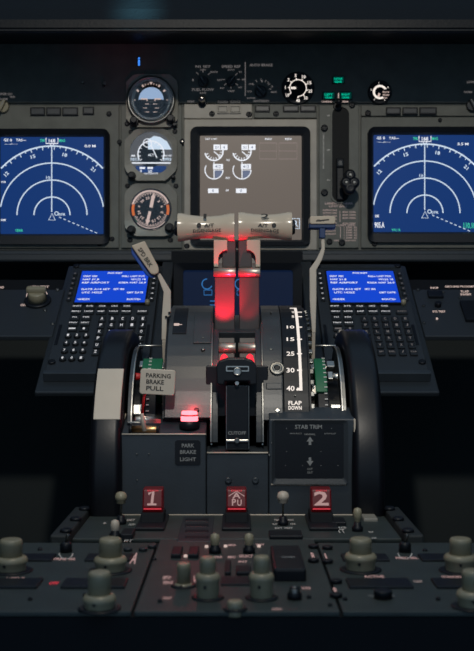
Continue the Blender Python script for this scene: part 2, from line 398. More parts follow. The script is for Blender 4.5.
def nav_display(dx, dy, lab, right):
    cx, cy = 52+dx, 215+dy
    g = display('navigation_display', lab, cx-57.5, cy-85.5, cx+58, cy+29.5, cx-51.5, cy-78, cx+51.5, cy+19, 'scr_nd')
    b = MB()
    for r, a0, a1 in ((18, 0, 180), (35, 0, 180), (52, 9, 171), (69, 42.5, 137.5)):
        b.arc(MP, cx, cy, r, a0, a1, 1.15 if r < 69 else 1.4, WS, 48)
    for d in range(-45, 50, 5):
        a = math.radians(90-(d+2)); L = 3.6 if (d % 10 == 0) else 2.2
        x, y = math.cos(a), math.sin(a)
        if abs(69*x) < 49: b.lpx(MP, [(cx+69*x, cy-69*y), (cx+(69-L)*x, cy-(69-L)*y)], .8, WS)
    b.lpx(MP, [(cx-.3, cy-69), (cx-.3, cy-3)], 1.0, WS)
    b.lpx(MP, [(cx, cy-1.5), (cx-3.3, cy+5), (cx+3.3, cy+5)], .9, WS, True)
    for s, d, x in (('12', -48, 0), ('15', -18, 0), ('18', 12, 0), ('21', 42, 0)):
        a = math.radians(90-d); b.tpx(MP, s, cx+61.5*math.cos(a), cy-61.5*math.sin(a), 4.6, 3.6, WS, -d)
    b.tpx(MP, '10', cx-3.8, cy-37.5, 4, 2.6, WS)
    b.arc(MP, cx+4.5, cy-1.5, 1.8, 0, 360, .8, WS, 14); b.tpx(MP, '07R', cx+10, cy-.5, 7, 2.6, WS)
    for i in range(9):
        t0 = i/9; t1 = t0+.06
        b.lpx(MP, [(cx+7+40*t0, cy+2+17*t0), (cx+7+40*t1, cy+2+17*t1)], .8, WS)
    b.build('compass_arcs', 'sym', g)
    b = MB()
    b.tpx(MP, 'GS', cx-46, cy-75, 4.5, 2.8, WS); b.tpx(MP, '0', cx-41, cy-75, 2, 2.8, WS); b.tpx(MP, 'TAS---', cx-31, cy-75, 10, 2.6, WS); b.tpx(MP, '---/---', cx-41, cy-71, 13, 1.2, WS)
    b.tpx(MP, '168', cx, cy-74.3, 6.5, 3.8, WS)
    b.lpx(MP, [(cx-6, cy-77), (cx-6, cy-71.5), (cx+6, cy-71.5), (cx+6, cy-77)], .9, WS)
    b.lpx(MP, [(cx-2, cy-71), (cx, cy-68.8), (cx+2, cy-71)], .8, WS)
    b.tpx(MP, '0.0 M' if not right else '5.5 M', cx+38, cy-69, 11, 2.6, WS)
    if right:
        b.tpx(MP, 'DME', cx-48, cy+3, 4, 2.4, WS); b.tpx(MP, '905.A', cx-45.5, cy+12, 10, 5.8, WS)
    else:
        b.tpx(MP, 'VOR', cx-48.5, cy-33, 5, 2.0, WS); b.tpx(MP, 'DME', cx-48.5, cy+5, 5, 2.0, WS)
    b.build('readouts', 'sym_white', g)
    b = MB()
    b.tpx(MP, 'TRK', cx-9.5, cy-74.5, 5.2, 2.8, WS); b.tpx(MP, 'MAG', cx+10, cy-74.5, 6, 2.8, WS)
    if right:
        b.tpx(MP, 'TFC R', cx-29, cy+17, 9, 2.2, WS); b.tpx(MP, '110.10', cx+44.5, cy+12.5, 12, 5.8, WS)
    else:
        b.tpx(MP, 'TERR', cx-33, cy+15.5, 8, 2.4, WS)
    b.build('green_readouts', 'sym_green', g)
nav_display(0, 0, 'left blue navigation map screen with white compass arcs', False)
nav_display(373, -2, 'right blue navigation map screen with white compass arcs', True)

g = display('engine_display', 'engine display screen in the centre of the panel with painted grey reflection', 190.5, 127.5, 310, 246, 200, 136, 301.5, 240, 'scr_reflect', wb=.002); WS = .0032
b = MB()
for x in (214, 242):
    b.arc(MP, x, 151.5, 9, 190, 390, 1.3, WS); b.arc(MP, x, 170, 9, 150, 360, 1.0, WS)
    b.lpx(MP, [(x, 151.5), (x+6.5, 157)], 1.0, WS); b.lpx(MP, [(x, 162), (x, 179)], .9, WS); b.lpx(MP, [(x, 170), (x+9, 170)], .7, WS)
    for a in range(200, 380, 22):
        c, q = math.cos(math.radians(a)), math.sin(math.radians(a)); b.lpx(MP, [(x+6*c, 151.5-6*q), (x+8.3*c, 151.5-8.3*q)], .7, WS)
    for bx0, by0, bx1, by1 in ((x-.5, 144.5, x+6, 150), (x+6.8, 144.5, x+13.5, 150), (x-1, 164, x+9, 169), (x-6, 188.5, x+4.5, 193)):
        b.bpx(MP, bx0, by0, bx1, by1, WS-.0002, WS)
    b.build('engine_gauge', 'sym_white', g); b = MB()
b.tpx(MP, 'TAT +14C', 211, 139, 12, 1.8, WS); b.tpx(MP, 'N1', 228, 160, 3, 2, WS); b.tpx(MP, 'EGT', 228, 178, 4.5, 2, WS); b.tpx(MP, 'FF', 227.5, 190.5, 3, 2, WS)
b.tpx(MP, 'REV', 268.5, 139, 7, 1.8, WS); b.tpx(MP, 'REV', 288.5, 139, 7, 1.8, WS)
b.build('engine_captions', 'sym_white', g)
b = MB()
for x in (214, 242):
    q = [(x+.6, 170.6)]+[(x+8.3*math.cos(math.radians(a)), 170.5+8.3*math.sin(math.radians(a))) for a in range(2, 89, 8)]
    b.ppx(MP, q, WS-.0003, WS-.0001)
    b.tpx(MP, '21', x+2.6, 147.3, 3.5, 2.6, WS+.0002); b.tpx(MP, '4', x+10, 147.3, 2, 2.6, WS+.0002); b.tpx(MP, '412', x+4, 166.5, 6, 2.8, WS+.0002); b.tpx(MP, '0', x-1, 190.7, 2, 2.6, WS+.0002)
b.build('engine_figures', 'sym_slate', g)
b = MB()
for x0, x1 in ((259.5, 276.5), (279, 297)):
    for y0, y1 in ((143, 151), (151, 159)): b.lpx(MP, [(x0, y0), (x1, y0), (x1, y1), (x0, y1)], .6, WS, True)
b.build('faint_boxes', 'sym_rose', g)
b = MB(); b.lpx(MP, [(292.5, 218.5), (299.5, 218.5), (299.5, 228.5), (292.5, 228.5)], .9, WS, True); b.tpx(MP, 'R', 296, 223.5, 4, 6, WS); b.build('status_box', 'sym', g)

# ---- standby instruments
M['glass'] = mat('clear_gauge_glass', (1, 1, 1), .02)
M['glass'].node_tree.nodes['Principled BSDF'].inputs['Transmission Weight'].default_value = 1.0
def cover_glass(x, y, r, h, g):
    k = 1.75/FPX; u, v = pt(MP, x, y, h); MB().cyl(MP, u, v, h, h+.0010, r*k, bev=.0001, seg=48).build('cover_glass', 'glass', g)
def octring(g, x0, y0, x1, y1, c, ccx, ccy, cr, m, h=.012):
    u0, v0, u1, v1 = rect(MP, x0, y0, x1, y1, h); k = 1.75/FPX
    cu, cv = pt(MP, ccx, ccy, h); n = 40
    o = octo(u0, v0, u1, v1, c*k)
    out, inn = [], []
    for i in range(n):                                    # sample the octagon by angle
        a = 2*PI*i/n; d = Vector((math.cos(a), math.sin(a))); best = 9
        for j in range(8):
            p = Vector(o[j])-Vector((cu, cv)); q = Vector(o[(j+1) % 8])-Vector((cu, cv)); e = q-p
            den = d.x*e.y-d.y*e.x
            if abs(den) < 1e-12: continue
            tt = (p.x*e.y-p.y*e.x)/den; ss = (p.x*d.y-p.y*d.x)/den
            if tt > 0 and -1e-6 <= ss <= 1+1e-6: best = min(best, tt)
        out.append((cu+d.x*best, cv+d.y*best)); inn.append((cu+d.x*cr*k, cv+d.y*cr*k))
    return MB().ring(MP, out, inn, -.001, h, h-.004).build('bezel', m, g), cu, cv
def corner_knob(x, y, r, g, m='black', h=.028):
    u, v = pt(MP, x, y, h); R = r*1.75/FPX
    k = MB().cyl(MP, u, v, .002, h*.7, R, R*.92, seg=28, ridge=.07).build('adjust_knob', m, g)
    MB().cyl(MP, u, v, h*.7, h, R*.62, seg=20).build('knob_cap', m, k)

g = thing('standby_horizon', wpt(MP, 151, 127), 'topmost of the three round standby gauges, artificial horizon with pale upper half', 'gauge', 'standby gauges left of the centre screen')
e, u, v = octring(g, 126, 74, 178, 127, 8, 151, 100, 22, 'bezel_grey', .010)
k = 1.75/FPX; h = .014; u, v = pt(MP, 151, 100, h)
MB().lathe(MP, u, v, [(23*k, 0), (24*k, h), (23.3*k, h+.004), (21*k, h+.003), (19.5*k, .009)], 48).build('chrome_ring', 'steel_dark', g)
MB().cyl(MP, u, v, .002, .009, 20*k).build('dial_face', 'black', g)
ball = MB(); ball.lathe(MP, u, v, [(12.5*k*math.cos(a), .009+.008*math.sin(a)) for a in [i*PI/16 for i in range(8)]], 32); ball = ball.build('horizon_ball', 'black', g)
b = MB(); hs = [(12.6*k*math.cos(math.radians(a)), 12.6*k*math.sin(math.radians(a))) for a in range(0, 181, 10)]
n = 8; vs, fs = [], []
for j in range(n+1):
    for x, y in hs:
        s_ = j/n; vs.append((u+x*s_*.985, v+.5*k+y*s_, .0098+.008*math.sqrt(max(0, 1-(.985*s_)**2))))
for j in range(n):
    for i in range(len(hs)-1): fs.append((j*19+i, (j+1)*19+i, (j+1)*19+i+1, j*19+i+1))
b.add(vs, fs, MP); b.build('sky_half', 'sky_ball', ball)
b = MB(); X, Y = 151, 100; w = .0185
for a in (60, 120, 35, 145): 
    c, q = math.cos(math.radians(a)), math.sin(math.radians(a)); b.lpx(MP, [(X+15*c, Y-15*q), (X+17.5*c, Y-17.5*q)], 1.6, .0095)
for a in (0, 180, 70, 80, 100, 110):
    c, q = math.cos(math.radians(a)), math.sin(math.radians(a)); b.lpx(MP, [(X+15.3*c, Y-15.3*q), (X+17*c, Y-17*q)], .7, .0095)
b.ppx(MP, [(X-1.6, Y-18), (X+1.6, Y-18), (X, Y-15)], .0092, .0096)
b.lpx(MP, [(X-10, Y-1), (X-4, Y-1), (X-4, Y+1)], 1.3, w); b.lpx(MP, [(X+10, Y-1), (X+4, Y-1), (X+4, Y+1)], 1.3, w)
for dy, L in ((4, 3), (8, 5), (12, 3)): b.lpx(MP, [(X-L-3, Y+dy), (X-L+1, Y+dy)], .5, w); b.lpx(MP, [(X+L-1, Y+dy), (X+L+3, Y+dy)], .5, w)
b.build('bank_scale', 'lit', g)
cover_glass(151, 100, 19.4, .0190, g); corner_knob(133.5, 119.5, 5, g); corner_knob(170, 117.5, 5, g, 'black'); corner_knob(174.5, 124, 2.6, g, h=.016)

g = thing('standby_altimeter', wpt(MP, 151, 181), 'middle one of the three standby gauges, lit altimeter and airspeed face with pale painted glare', 'gauge', 'standby gauges left of the centre screen')
e, u, v = octring(g, 124.5, 129, 177, 180.5, 11, 151, 153, 21.5, 'bezel_grey')
u, v = pt(MP, 151, 153.5, .006)
MB().cyl(MP, u, v, 0, .006, 22*k, bev=.0002).build('lit_face', 'dial_grey', g)
b = MB(); w = .0066
b.ppx(MP, [(148, 149.5), (148, 139.5), (154, 136), (160, 137), (167, 141.5), (171.5, 149.5)], w-.0004, w); b.build('painted_glare', 'sym', g)  # glare on the gauge glass, painted as a glowing pale patch
MB().cyl(MP, *pt(MP, 150, 155, w), .002, w-.0002, 12.5*k, bev=.0002).build('inner_dial', 'black_matte', g)
b = MB()
b.arc(MP, 151, 154, 13, -25, 205, 1.2, w+.0002); b.arc(MP, 147.5, 143, 4.2, 0, 360, .8, w+.0003, 20)
for i in range(13):
    a = math.radians(-30+20*i); b.lpx(MP, [(151+10.5*math.cos(a), 154-10.5*math.sin(a)), (151+13*math.cos(a), 154-13*math.sin(a))], .7, w+.0002)
b.tpx(MP, 'ALT', 151, 155, 6, 2.4, w+.0002); b.tpx(MP, 'MB', 133.5, 155.7, 4, 1.8, w+.0002); b.tpx(MP, 'IN HG', 168, 155.7, 7, 1.8, w+.0002)
b.lpx(MP, [(130, 163), (172, 163)], 1.4, w+.0003); b.lpx(MP, [(151, 145), (157, 158)], 1.0, w+.0004)
for x in (142, 150): b.lpx(MP, [(x-2.5, 168), (x+3, 168)], 2.0, w+.0003)
b.tpx(MP, '0', 141, 171, 1.8, 2.6, w+.0002); b.tpx(MP, '20', 150, 171.2, 4, 2.6, w+.0002); b.tpx(MP, 'IAS KNOTS', 151, 173.6, 14, 1.6, w+.0002)
b.build('dial_markings', 'sym_white', g)
b = MB(); b.tpx(MP, '1013', 135, 159.3, 8.5, 3, w+.0002); b.tpx(MP, '2992', 167, 159.3, 8.5, 3, w+.0002); b.build('blue_figures', 'sym', g)
b = MB(); b.bpx(MP, 136, 166, 166, 172.5, .0059, .0062); b.build('speed_window', 'scr_nd', g)
cover_glass(151, 153, 21.4, .0085, g); corner_knob(131, 174.5, 4.4, g); corner_knob(173, 176.5, 2.2, g, h=.018)

g = thing('standby_compass_gauge', wpt(MP, 151, 237), 'lowest of the three standby gauges, black compass dial with orange bands and two pale pointers', 'gauge', 'standby gauges left of the centre screen')
e, u, v = octring(g, 124.5, 183.5, 177, 236, 9, 150.5, 209, 20.8, 'bezel_grey')
u, v = pt(MP, 150.5, 209.5, .006); X, Y = 150.5, 209.5
MB().cyl(MP, u, v, 0, .006, 22*k, bev=.0002).build('dial_face', 'black_matte', g)
b = MB(); b.arc(MP, X, Y, 18.6, 20, 165, 1.7, w); b.arc(MP, X, Y, 18.6, 225, 320, .8, w)
for i in range(72):
    a = math.radians(i*5); r0 = 14.5 if i % 2 == 0 else 15.8
    if (i*5) % 360 in range(160, 205) or (i*5 > 340 or i*5 < 18): r0 = 16.4
    b.lpx(MP, [(X+r0*math.cos(a), Y-r0*math.sin(a)), (X+17.4*math.cos(a), Y-17.4*math.sin(a))], .6, w)
for i, s in enumerate(['N', '3', '6', 'E', '12', '15', 'S', '21', '24', 'W', '30', '33']):
    a = math.radians(75-30*i); b.tpx(MP, s, X+11.8*math.cos(a), Y-11.8*math.sin(a), 1.9*len(s), 2.6, w, math.degrees(a)-90)
b.tpx(MP, 'DME-1', 142, 230, 9, 1.7, w); b.tpx(MP, 'DME-2', 158, 230, 9, 1.7, w)
b.build('compass_card', 'lit', g)
b = MB(); b.arc(MP, X, Y, 17.6, 163, 200, 2.6, w+.0001); b.arc(MP, X, Y, 17.6, -17, 15, 2.6, w+.0001); b.build('orange_bands', 'orange', g)
b = MB(); b.arc(MP, X, Y, 18, 205, 225, 1.0, w+.0001); b.build('green_band', 'green', g)
b = MB()
def ptr(a, r0, r1, wd, head):
    c, q = math.cos(math.radians(a)), math.sin(math.radians(a)); b.lpx(MP, [(X+r0*c, Y-r0*q), (X+r1*c, Y-r1*q)], wd, w+.0016)
    if head: b.ppx(MP, [(X+(r1-3)*c+2.4*q, Y-(r1-3)*q+2.4*c), (X+(r1+2)*c, Y-(r1+2)*q), (X+(r1-3)*c-2.4*q, Y-(r1-3)*q-2.4*c)], w+.0012, w+.0016)
ptr(78, 2, 13, 3.2, 0); ptr(78, 10, 15, 2.2, 1); ptr(256, 2, 12, 2.8, 0); ptr(256, 9, 14, 2, 1)
b.build('pointers', 'lit', g); MB().cyl(MP, u, v, .006, .010, .0035).build('hub', 'black', g)
cover_glass(150.5, 209, 20.7, .0105, g); corner_knob(130.5, 229, 4.8, g); corner_knob(169, 227, 5.2, g, 'black'); corner_knob(175, 228, 2.6, g, 'tan', .016)

# ---- landing gear lever in its slot
u0, v0, u1, v1 = rect(MP, 332, 107, 349, 202, .001)
MB().ring(MP, rr(u0-.0025, v0-.0025, u1+.0025, v1+.0025, (u1-u0)/2), rr(u0, v0, u1, v1, (u1-u0)/2-.001), -.001, .003).build('lever_slot_rim', 'panel', ip)
MB().prism(MP, rr(u0, v0, u1, v1, (u1-u0)/2-.001), -.001, .0008).build('lever_slot', 'seam', ip)
g = thing('landing_gear_lever', wpt(MP, 341, 195), 'dark gear lever with glossy lobed wheel shaped knob in tall slot', 'lever')
MB().bpx(MP, 336.5, 158, 344, 200, .001, .012, .002).build('slider', 'black', g)
MB().bpx(MP, 337, 159, 344, 167, .012, .018, .003).build('latch', 'stand_dark', g)
MB().rod(wpt(MP, 342, 184, .006), wpt(MP, 350, 184, .04), .0055).build('shaft', 'black', g)
kn = MB()
for x, y, r in ((350.5, 174.5, 6.2), (346.5, 182, 6.0), (354.5, 182, 6.0), (350.5, 187.5, 6.6)):
    a, c_ = pt(MP, x, y, .055); R = r*.97*1.70/FPX
    kn.lathe(MP, a, c_, [(R*.5, .030), (R*.93, .034), (R, .042), (R*.93, .050), (R*.55, .054), (R*.25, .052)], 24)
kn = kn.build('wheel_knob', 'black', g)
b = MB()
for x, y in ((350.5, 174.5), (346.5, 182), (354.5, 182)): b.cyl(MP, *pt(MP, x, y, .055), .051, .055, .0022)
b.build('hub_caps', 'steel_dark', kn)
legend([('LANDING GEAR', 339, 203.4, 28, 2.3), ('LIMIT (IAS)', 338, 206.6, 18, 2.3), ('OPERATING', 330, 210.2, 14, 1.7)], 'print_pink', ip, w=.0005)
b = MB()
for x0, x1, ys, s in ((323, 337, (213, 216, 219, 223), 'EXTEND 270K'), (342, 356, (212, 215, 218, 223.4), '.82M 320K'), (344, 357, (227.5, 230, 232.6, 235.2, 237.8), '1 250K .62'), (324, 336, (228, 231, 234), 'RETRACT')):
    for y in ys: b.tpx(MP, s, (x0+x1)/2, y, x1-x0, 1.7, .0005)
b.tpx(MP, 'FLAPS LIMIT (IAS)', 341, 225.5, 28, 2.2, .0005); b.tpx(MP, '185K ALT FLAP EXT', 345, 240.5, 22, 1.5, .0005)
b.lpx(MP, [(340, 211), (340, 222)], .5, .0005); b.lpx(MP, [(340.5, 227), (340.5, 238)], .5, .0005)
b.build('limit_placard', 'print_pink', ip)
b = MB()
for i in range(18): b.tpx(MP, 'I' if i % 3 else 'E', 323.5, 134+i*2.0, 1.3, 1.1, .0005)
b.build('scale_lettering', 'print_white', ip); b = MB()
for y, s in ((115.5, 'UP'), (150, 'OFF'), (180, 'DN')): b.tpx(MP, s, 328.5, y, 3, 1.6, .0005)
b.build('position_marks', 'print_white', ip)
# ================================================================ forward sloping area
# carrier frames that hold the keypad units and side panels
t = thing('forward_console', (0, 1.45, -.12), 'dark sloping console bay below the instrument panel', 'console')
for s in (-1, 1):
    a, b_ = sorted((s*.108, s*.272))
    MB().box(CP, a, -.330, b_, .012, -.012, -.004, .002).build('tray', 'stand_dark', t)
    a, b_ = sorted((s*.275, s*1.0))
    MB().box(CP, a, -.062, b_, .012, -.04, -.030, .001).build('dark_shelf', 'black_matte', t)
MB().box(vert(1.66), -.106, -.06, .106, .12, -.06, -.03).build('centre_backing', 'black_matte', t)
for s in (-1, 1):
    a, b_ = sorted((s*.102, s*.120))
    MB().box(CP, a, -.30, b_, .012, -.02, .004, .002).build('side_rail', 'stand_dark', t)

# lower display unit
LP = vert(1.63); k = 1.63/FPX
u0, v0, u1, v1 = rect(LP, 174, 263, 302, 345); a0, b0, a1, b1 = rect(LP, 183, 270, 293, 340)
g = thing('lower_display', LP @ Vector((0, v0, 0)), 'almost dark lower screen behind the two thrust levers', 'display screen')
MB().ring(LP, rr(u0, v0, u1, v1, 4*k), rr(a0, b0, a1, b1, 3*k), -.02, .004, .0).build('bezel', 'black', g)
MB().box(LP, u0+.003, v0+.003, u1-.003, v1-.003, -.02, -.006).build('screen', 'scr_dark', g)
b = MB(); w = -.0055
for x in (207, 240):
    b.arc(LP, x, 284, 5, 90, 340, 1.0, w); b.lpx(LP, [(x-3, 290), (x+5, 290), (x+5, 295), (x-3, 295)], .8, w, True)
    b.lpx(LP, [(x+3, 301), (x+8, 301)], .9, w); b.lpx(LP, [(x+3, 305), (x+8, 305), (x+8, 309)], .9, w)
    b.build('blue_symbols', 'sym_blue', g); b = MB()
b.tpx(LP, 'VIB', 225, 300, 8, 3, w); b.lpx(LP, [(262, 309.5), (275, 309.5)], .8, w)
b.build('blue_symbols', 'sym_blue', g)

# control display units (keypad units)
def cdu(u0, lab, seed):
    g = thing('control_display_unit', CP @ Vector((u0+.07, -.30, 0)), lab, 'keypad unit', 'keypad units either side of the stand')
    U = lambda x: u0+x
    def B(x0, v0, x1, v1, w0, w1, bev=.001): return MB().box(CP, U(x0), v0, U(x1), v1, w0, w1, bev)
    MB().prism(CP, [(U(.0), -.296), (U(.14), -.296), (U(.14), -.010), (U(.134), .0), (U(.006), .0), (U(0), -.010)], -.004, .006, .0015).build('body', 'cdu', g)
    B(-.001, -.306, .141, -.298, -.004, .010).build('lower_lip', 'stand', g)
    B(.010, -.014, .130, -.006, .006, .008).build('top_ridge', 'stand_dark', g)
    sc = (.0185, -.123, .1235, -.030)
    k_ = B(.0165, -.126, .1255, -.026, .006, .010, .0005); k_.build('screen_frame', 'black', g)
    B(sc[0], sc[1], sc[2], sc[3], .009, .0104, .0002).build('screen', 'scr_cdu', g)
    b = MB(); w = .0107
    rows = [[('POS INIT', .5, .22)], [('IDENT  KBFI', .14, .2), ('EGLL LAST POS', .78, .34)],
            [('N47 31.8', .16, .24), ('W122 18', .86, .22)], [('REF AIRPORT', .24, .4), ('KSEA N47 26.9', .78, .4)], None,
            [('GATE A14 SET', .26, .42), ('SET IRS', .60, .16)], [('UTC 1432Z', .22, .30), ('GMT DATE', .84, .24)], None, [('<INDEX', .12, .18), ('ROUTE>', .84, .2)]]
    for i, r in enumerate(rows):
        if not r: continue
        for s, c, wd in r:
            b.text(CP, s, U(sc[0]+.105*c), sc[3]-.007-i*.0098, .105*wd, .0052, w)
    b.build('screen_text', 'sym_white', g)
    for i in range(6):                                     # line select keys
        for x0, x1 in ((.0045, .0115), (.1295, .1365)):
            v = -.036-i*.0150
            kk = B(x0, v-.0042, x1, v+.0042, .006, .0095, .0012).build('line_select_key', 'key', g)
            b = MB(); b.box(CP, U(x0+.002), v-.0007, U(x1-.002), v+.0007, .0094, .0097); b.build('dash', 'lit_key' if (x0 < .05) == (seed == 1) else 'lit_dim', kk)
    def key(x, v, s, hw=.0048, hh=.0058, m='lit_key', fs=.0046):
        kk = B(x-hw, v-hh, x+hw, v+hh, .006, .0098, .0012).build('key', 'key', g)
        b = MB(); n = len(s); b.text(CP, s, U(x), v, min(hw*1.7, .0033*n if n > 1 else .0036), fs*1.25 if n < 2 else fs*.72, .0101)
        b.build('legend', m, kk)
    m = 'lit_key' if seed == 0 else 'lit_dim'
    for c, s in enumerate(('INIT', 'RTE', 'CLB', 'CRZ', 'DES')): key(.024+.0185*c, -.1335, s, .0075, .0050, 'lit_key' if c > 0 else 'lit_key')
    for c, s in enumerate(('MENU', 'LEGS', 'DEP', 'HOLD', 'PROG')): key(.024+.0185*c, -.1480, s, .0075, .0050, 'lit_key')
    key(.122, -.1480, 'EXEC', .0085, .0045, m)
    for r in range(2):
        for c in range(2): key(.024+.0170*c, -.1640-.0150*r, (('N1', 'FIX'), ('PREV', 'NEXT'))[r][c], .0070, .0056, 'lit_key')
    key(.024, -.1945, ' - ', .0070, .0045, m); key(.041, -.1945, '.', .0070, .0045, m)
    L = 'ABCDEFGHIJKLMNOPQRSTUVWXYZ'
    for i in range(30):
        r, c = divmod(i, 5); s = L[i] if i < 26 else ('SP', 'DEL', '/', 'CLR')[i-26]
        key(.0645+.0150*c, -.1680-.0171*r, s, .0052, .0064, 'lit_key' if seed == 0 else 'lit_dim', .0056 if seed == 0 else .0050)
    for i in range(12):
        r, c = divmod(i, 3); x, v = .0205+.0128*c, -.2115-.0190*r
        kk = MB().cyl(CP, U(x), v, .006, .0098, .0050, .0046, seg=16).build('number_key', 'key', g)
        b = MB(); b.text(CP, '123456789.0-'[i], U(x), v, .0030, .0055, .0101); b.build('legend', m, kk)
    for x in (.0055, .1335): B(x-.0022, -.232, x+.0022, -.180, .006, .0075, .001).build('annunciator_strip', 'black', g)
    for x, v in ((.0065, -.009), (.1335, -.009), (.0065, -.275), (.1335, -.275)):
        b = MB(); b.lathe(CP, U(x), v, [(.0052, .006), (.0052, .0085), (.0035, .0095), (.0015, .0085)], 14); b.build('fastener', 'black', g)
    b = MB(); b.lathe(CP, U(.1275), -.1240, [(.0040, .006), (.0040, .012), (.0030, .0145), (.0006, .0150)], 16); b.build('brightness_knob', 'knob', g)
    return g
cdu(-.262, 'left keypad unit with blue text screen, beside the speed brake lever', 0)
cdu(.122, 'right keypad unit with blue text screen, beside the flap lever', 1)

# side panels left and right of the keypad units
g = thing('lights_panel', CP @ Vector((-.40, -.19, 0)), 'dark panel with grey rotary knob left of the left keypad unit', 'control panel')
MB().box(CP, -.70, -.197, -.267, -.066, -.010, -.002, .0015).build('plate', 'cdu', g)
u, v = pt(CP, 37, 296, .008)
MB().lathe(CP, u, v, [(.0205, -.002), (.0205, .001), (.018, .002)], 28).build('knob_skirt', 'black', g)
kb = MB().cyl(CP, u, v, .001, .016, .0150, .0135, ridge=.05, seg=30).build('rotary_knob', 'knob', g)
b = MB(); b.box(CP, u-.0150, v-.005, u+.0150, v+.005, .014, .024, .003); b.build('grip_bar', 'knob', kb)
legend([('AFDS TEST', 39, 286.8, 20, 2.2), ('OFF', 23.5, 305, 6, 2.2), ('FWD', 1, 287.5, 6, 2.2)], 'lit', g, CP, -.0014)
b = MB(); b.arc(CP, 37, 297, 10.5, 150, 195, .8, -.0014); b.arc(CP, 37, 297, 10.5, -20, 30, .8, -.0014); b.lpx(CP, [(28, 305.5), (31, 304.5)], .8, -.0014); b.build('arc_marks', 'lit', g)
for x, y in ((57.5, 290), (52.5, 324), (45, 310.5)): screw(CP, x, y, 1.6, g, 'steel_dark', -.002)
g = thing('warning_panel', CP @ Vector((.40, -.19, 0)), 'dark switch panel with pink lit words right of the right keypad unit', 'control panel')
MB().box(CP, .272, -.197, .70, -.066, -.010, -.002, .0015).build('plate', 'cdu', g)
legend([('INOP', 434.5, 287.8, 8, 2), ('GROUND PROXIMITY', 461, 286.5, 32, 2), ('FLAP', 465, 291.5, 8, 2.2), ('INHIBIT', 466, 294.3, 11, 2), ('SYS TEST', 439, 311.5, 13, 2), ('GEAR', 470, 321, 6, 2)], 'lit', g, CP, -.0014)
MB().cyl(CP, *pt(CP, 437, 318), -.002, 0, .0016).build('small_lamp', 'lit', g)
MB().bpx(CP, 428, 290, 443, 296, -.002, .003, .001).build('amber_lens', 'black', g)
MB().bpx(CP, 463, 300, 480, 319, -.002, .004, .001).build('guarded_switch', 'black', g)
MB().cyl(CP, *pt(CP, 438, 305), -.002, .005, .005).build('push_button', 'black', g)
for x, y in ((418, 290), (424, 323), (423.5, 306), (443, 292), (460, 298)): screw(CP, x, y, 1.5, g, 'stand_dark', -.002)

M['fuel_lamp'] = glow('fuel_lever_red_lamp', (1.0, .03, .05), 1.5)
# ================================================================ control stand
st = thing('control_stand', (0, 1.13, ZP), 'black central throttle stand with curved quadrant covers and flap scale', 'control stand')
HY, HZ, HR = 1.31, -.145, .17
def hp(R, deg): a = math.radians(deg); return (HY-R*math.cos(a), HZ+R*math.sin(a))
def sector(R0, R1, a0, a1, n=20):
    return [hp(R1, a0+(a1-a0)*i/n) for i in range(n+1)]+[hp(R0, a1-(a1-a0)*i/n) for i in range(n+1)]
zf = lambda y, Y=1.13: (CY-y)/FPX*Y
xf = lambda x, Y=1.13: (x-CX)/FPX*Y
# lower body of the stand
def front(px0, px1, ytop, name, m, Y=1.13, bev=.0015, y0=516, back=.16):
    u0, u1 = xf(px0, Y), xf(px1, Y)
    return MB().box(SF, u0, zf(y0, Y), u1, zf(ytop, Y), 1.13-Y-back, 1.13-Y, bev).build(name, m, st)
MB().prism(XP, [(1.13, ZP-.2), (1.13, zf(434)), (1.165, -.102), (1.165, -.40), (1.14, -.404)], xf(118), xf(206), .0012).build('left_housing', 'stand', st)
MB().prism(XP, [(1.13, ZP-.2), (1.13, zf(419)), (1.16, -.090), (1.165, -.40), (1.14, -.404)], xf(269), xf(355), .0012).build('right_housing', 'stand', st)
MB().prism(XP, [(1.131, ZP-.2), (1.131, zf(452.5)), (1.17, -.132), (1.165, -.40), (1.14, -.404)], xf(206.5), xf(268.5), .0012).build('centre_housing', 'stand', st)
MB().box(SF, -.125, -.6, .125, -.10, -.42, -.03).build('lower_body', 'black', st)
for px in (118.8, 354.6):
    b = MB(); x = xf(px); b.rod((x, 1.1285, ZP), (x, 1.1285, zf(434 if px < 200 else 420)), .0011); b.rod((x, 1.1285, zf(434 if px < 200 else 420)), (x+(.004 if px < 200 else -.003), 1.16, -.098), .0011)
    b.build('edge_strip', 'offwhite', st)
def strip(x0, x1, y, name='bright_edge', Y=1.129, m='knob', r=.0009):
    b = MB(); b.rod((xf(x0, Y), Y, zf(y, Y)), (xf(x1, Y), Y, zf(y, Y)), r); return b.build(name, m, st)
strip(122, 206, 434.3, m='offwhite'); strip(207, 268, 452.8, m='offwhite'); strip(271, 346, 484.5, m='offwhite'); strip(100, 355, 515, m='offwhite', Y=1.127)
# curved covers
def cover(px0, px1, a0, a1, name, m, R1=HR, R0=.10):
    return MB().prism(XP, sector(R0, R1, a0, a1), px0, px1, .0008).build(name, m, st)
cover(-.0795, -.0285, 15, 118, 'left_cover', 'cover')
cover(.0285, .0510, 14, 118, 'right_cover', 'cover')
lip = MB().prism(XP, sector(HR-.01, HR+.0022, 14, 62), .029, .0500, .0006).build('raised_plate', 'cover', st)
MB().prism(XP, sector(HR-.01, HR+.0018, 47, 70), -.050, -.0300, .0006).build('raised_plate', 'cover', st)
cover(.0515, .0795, 14, 118, 'scale_cover', 'black')
cover(-.0285, .0285, 60, 118, 'slot_guard', 'stand_dark', HR-.012)
for x in (-.0284, .0284):
    MB().prism(XP, sector(HR-.03, HR+.0008, 6, 60), x-.0009, x+.0009, .0003).build('slot_edge', 'steel_dark', st)
    s = -1 if x < 0 else 1
    MB().prism(XP, sector(.10, HR-.004, 6, 58), *sorted((x-s*.0075, x-s*.001)), .0004).build('slot_wall', 'stand_dark', st)
def CF(deg, R=HR):                                        # tangent frame on the curved cover
    a = math.radians(deg); Y, Z = hp(R, deg)
    return frame((0, Y, Z), (1, 0, 0), (0, math.sin(a), math.cos(a)))
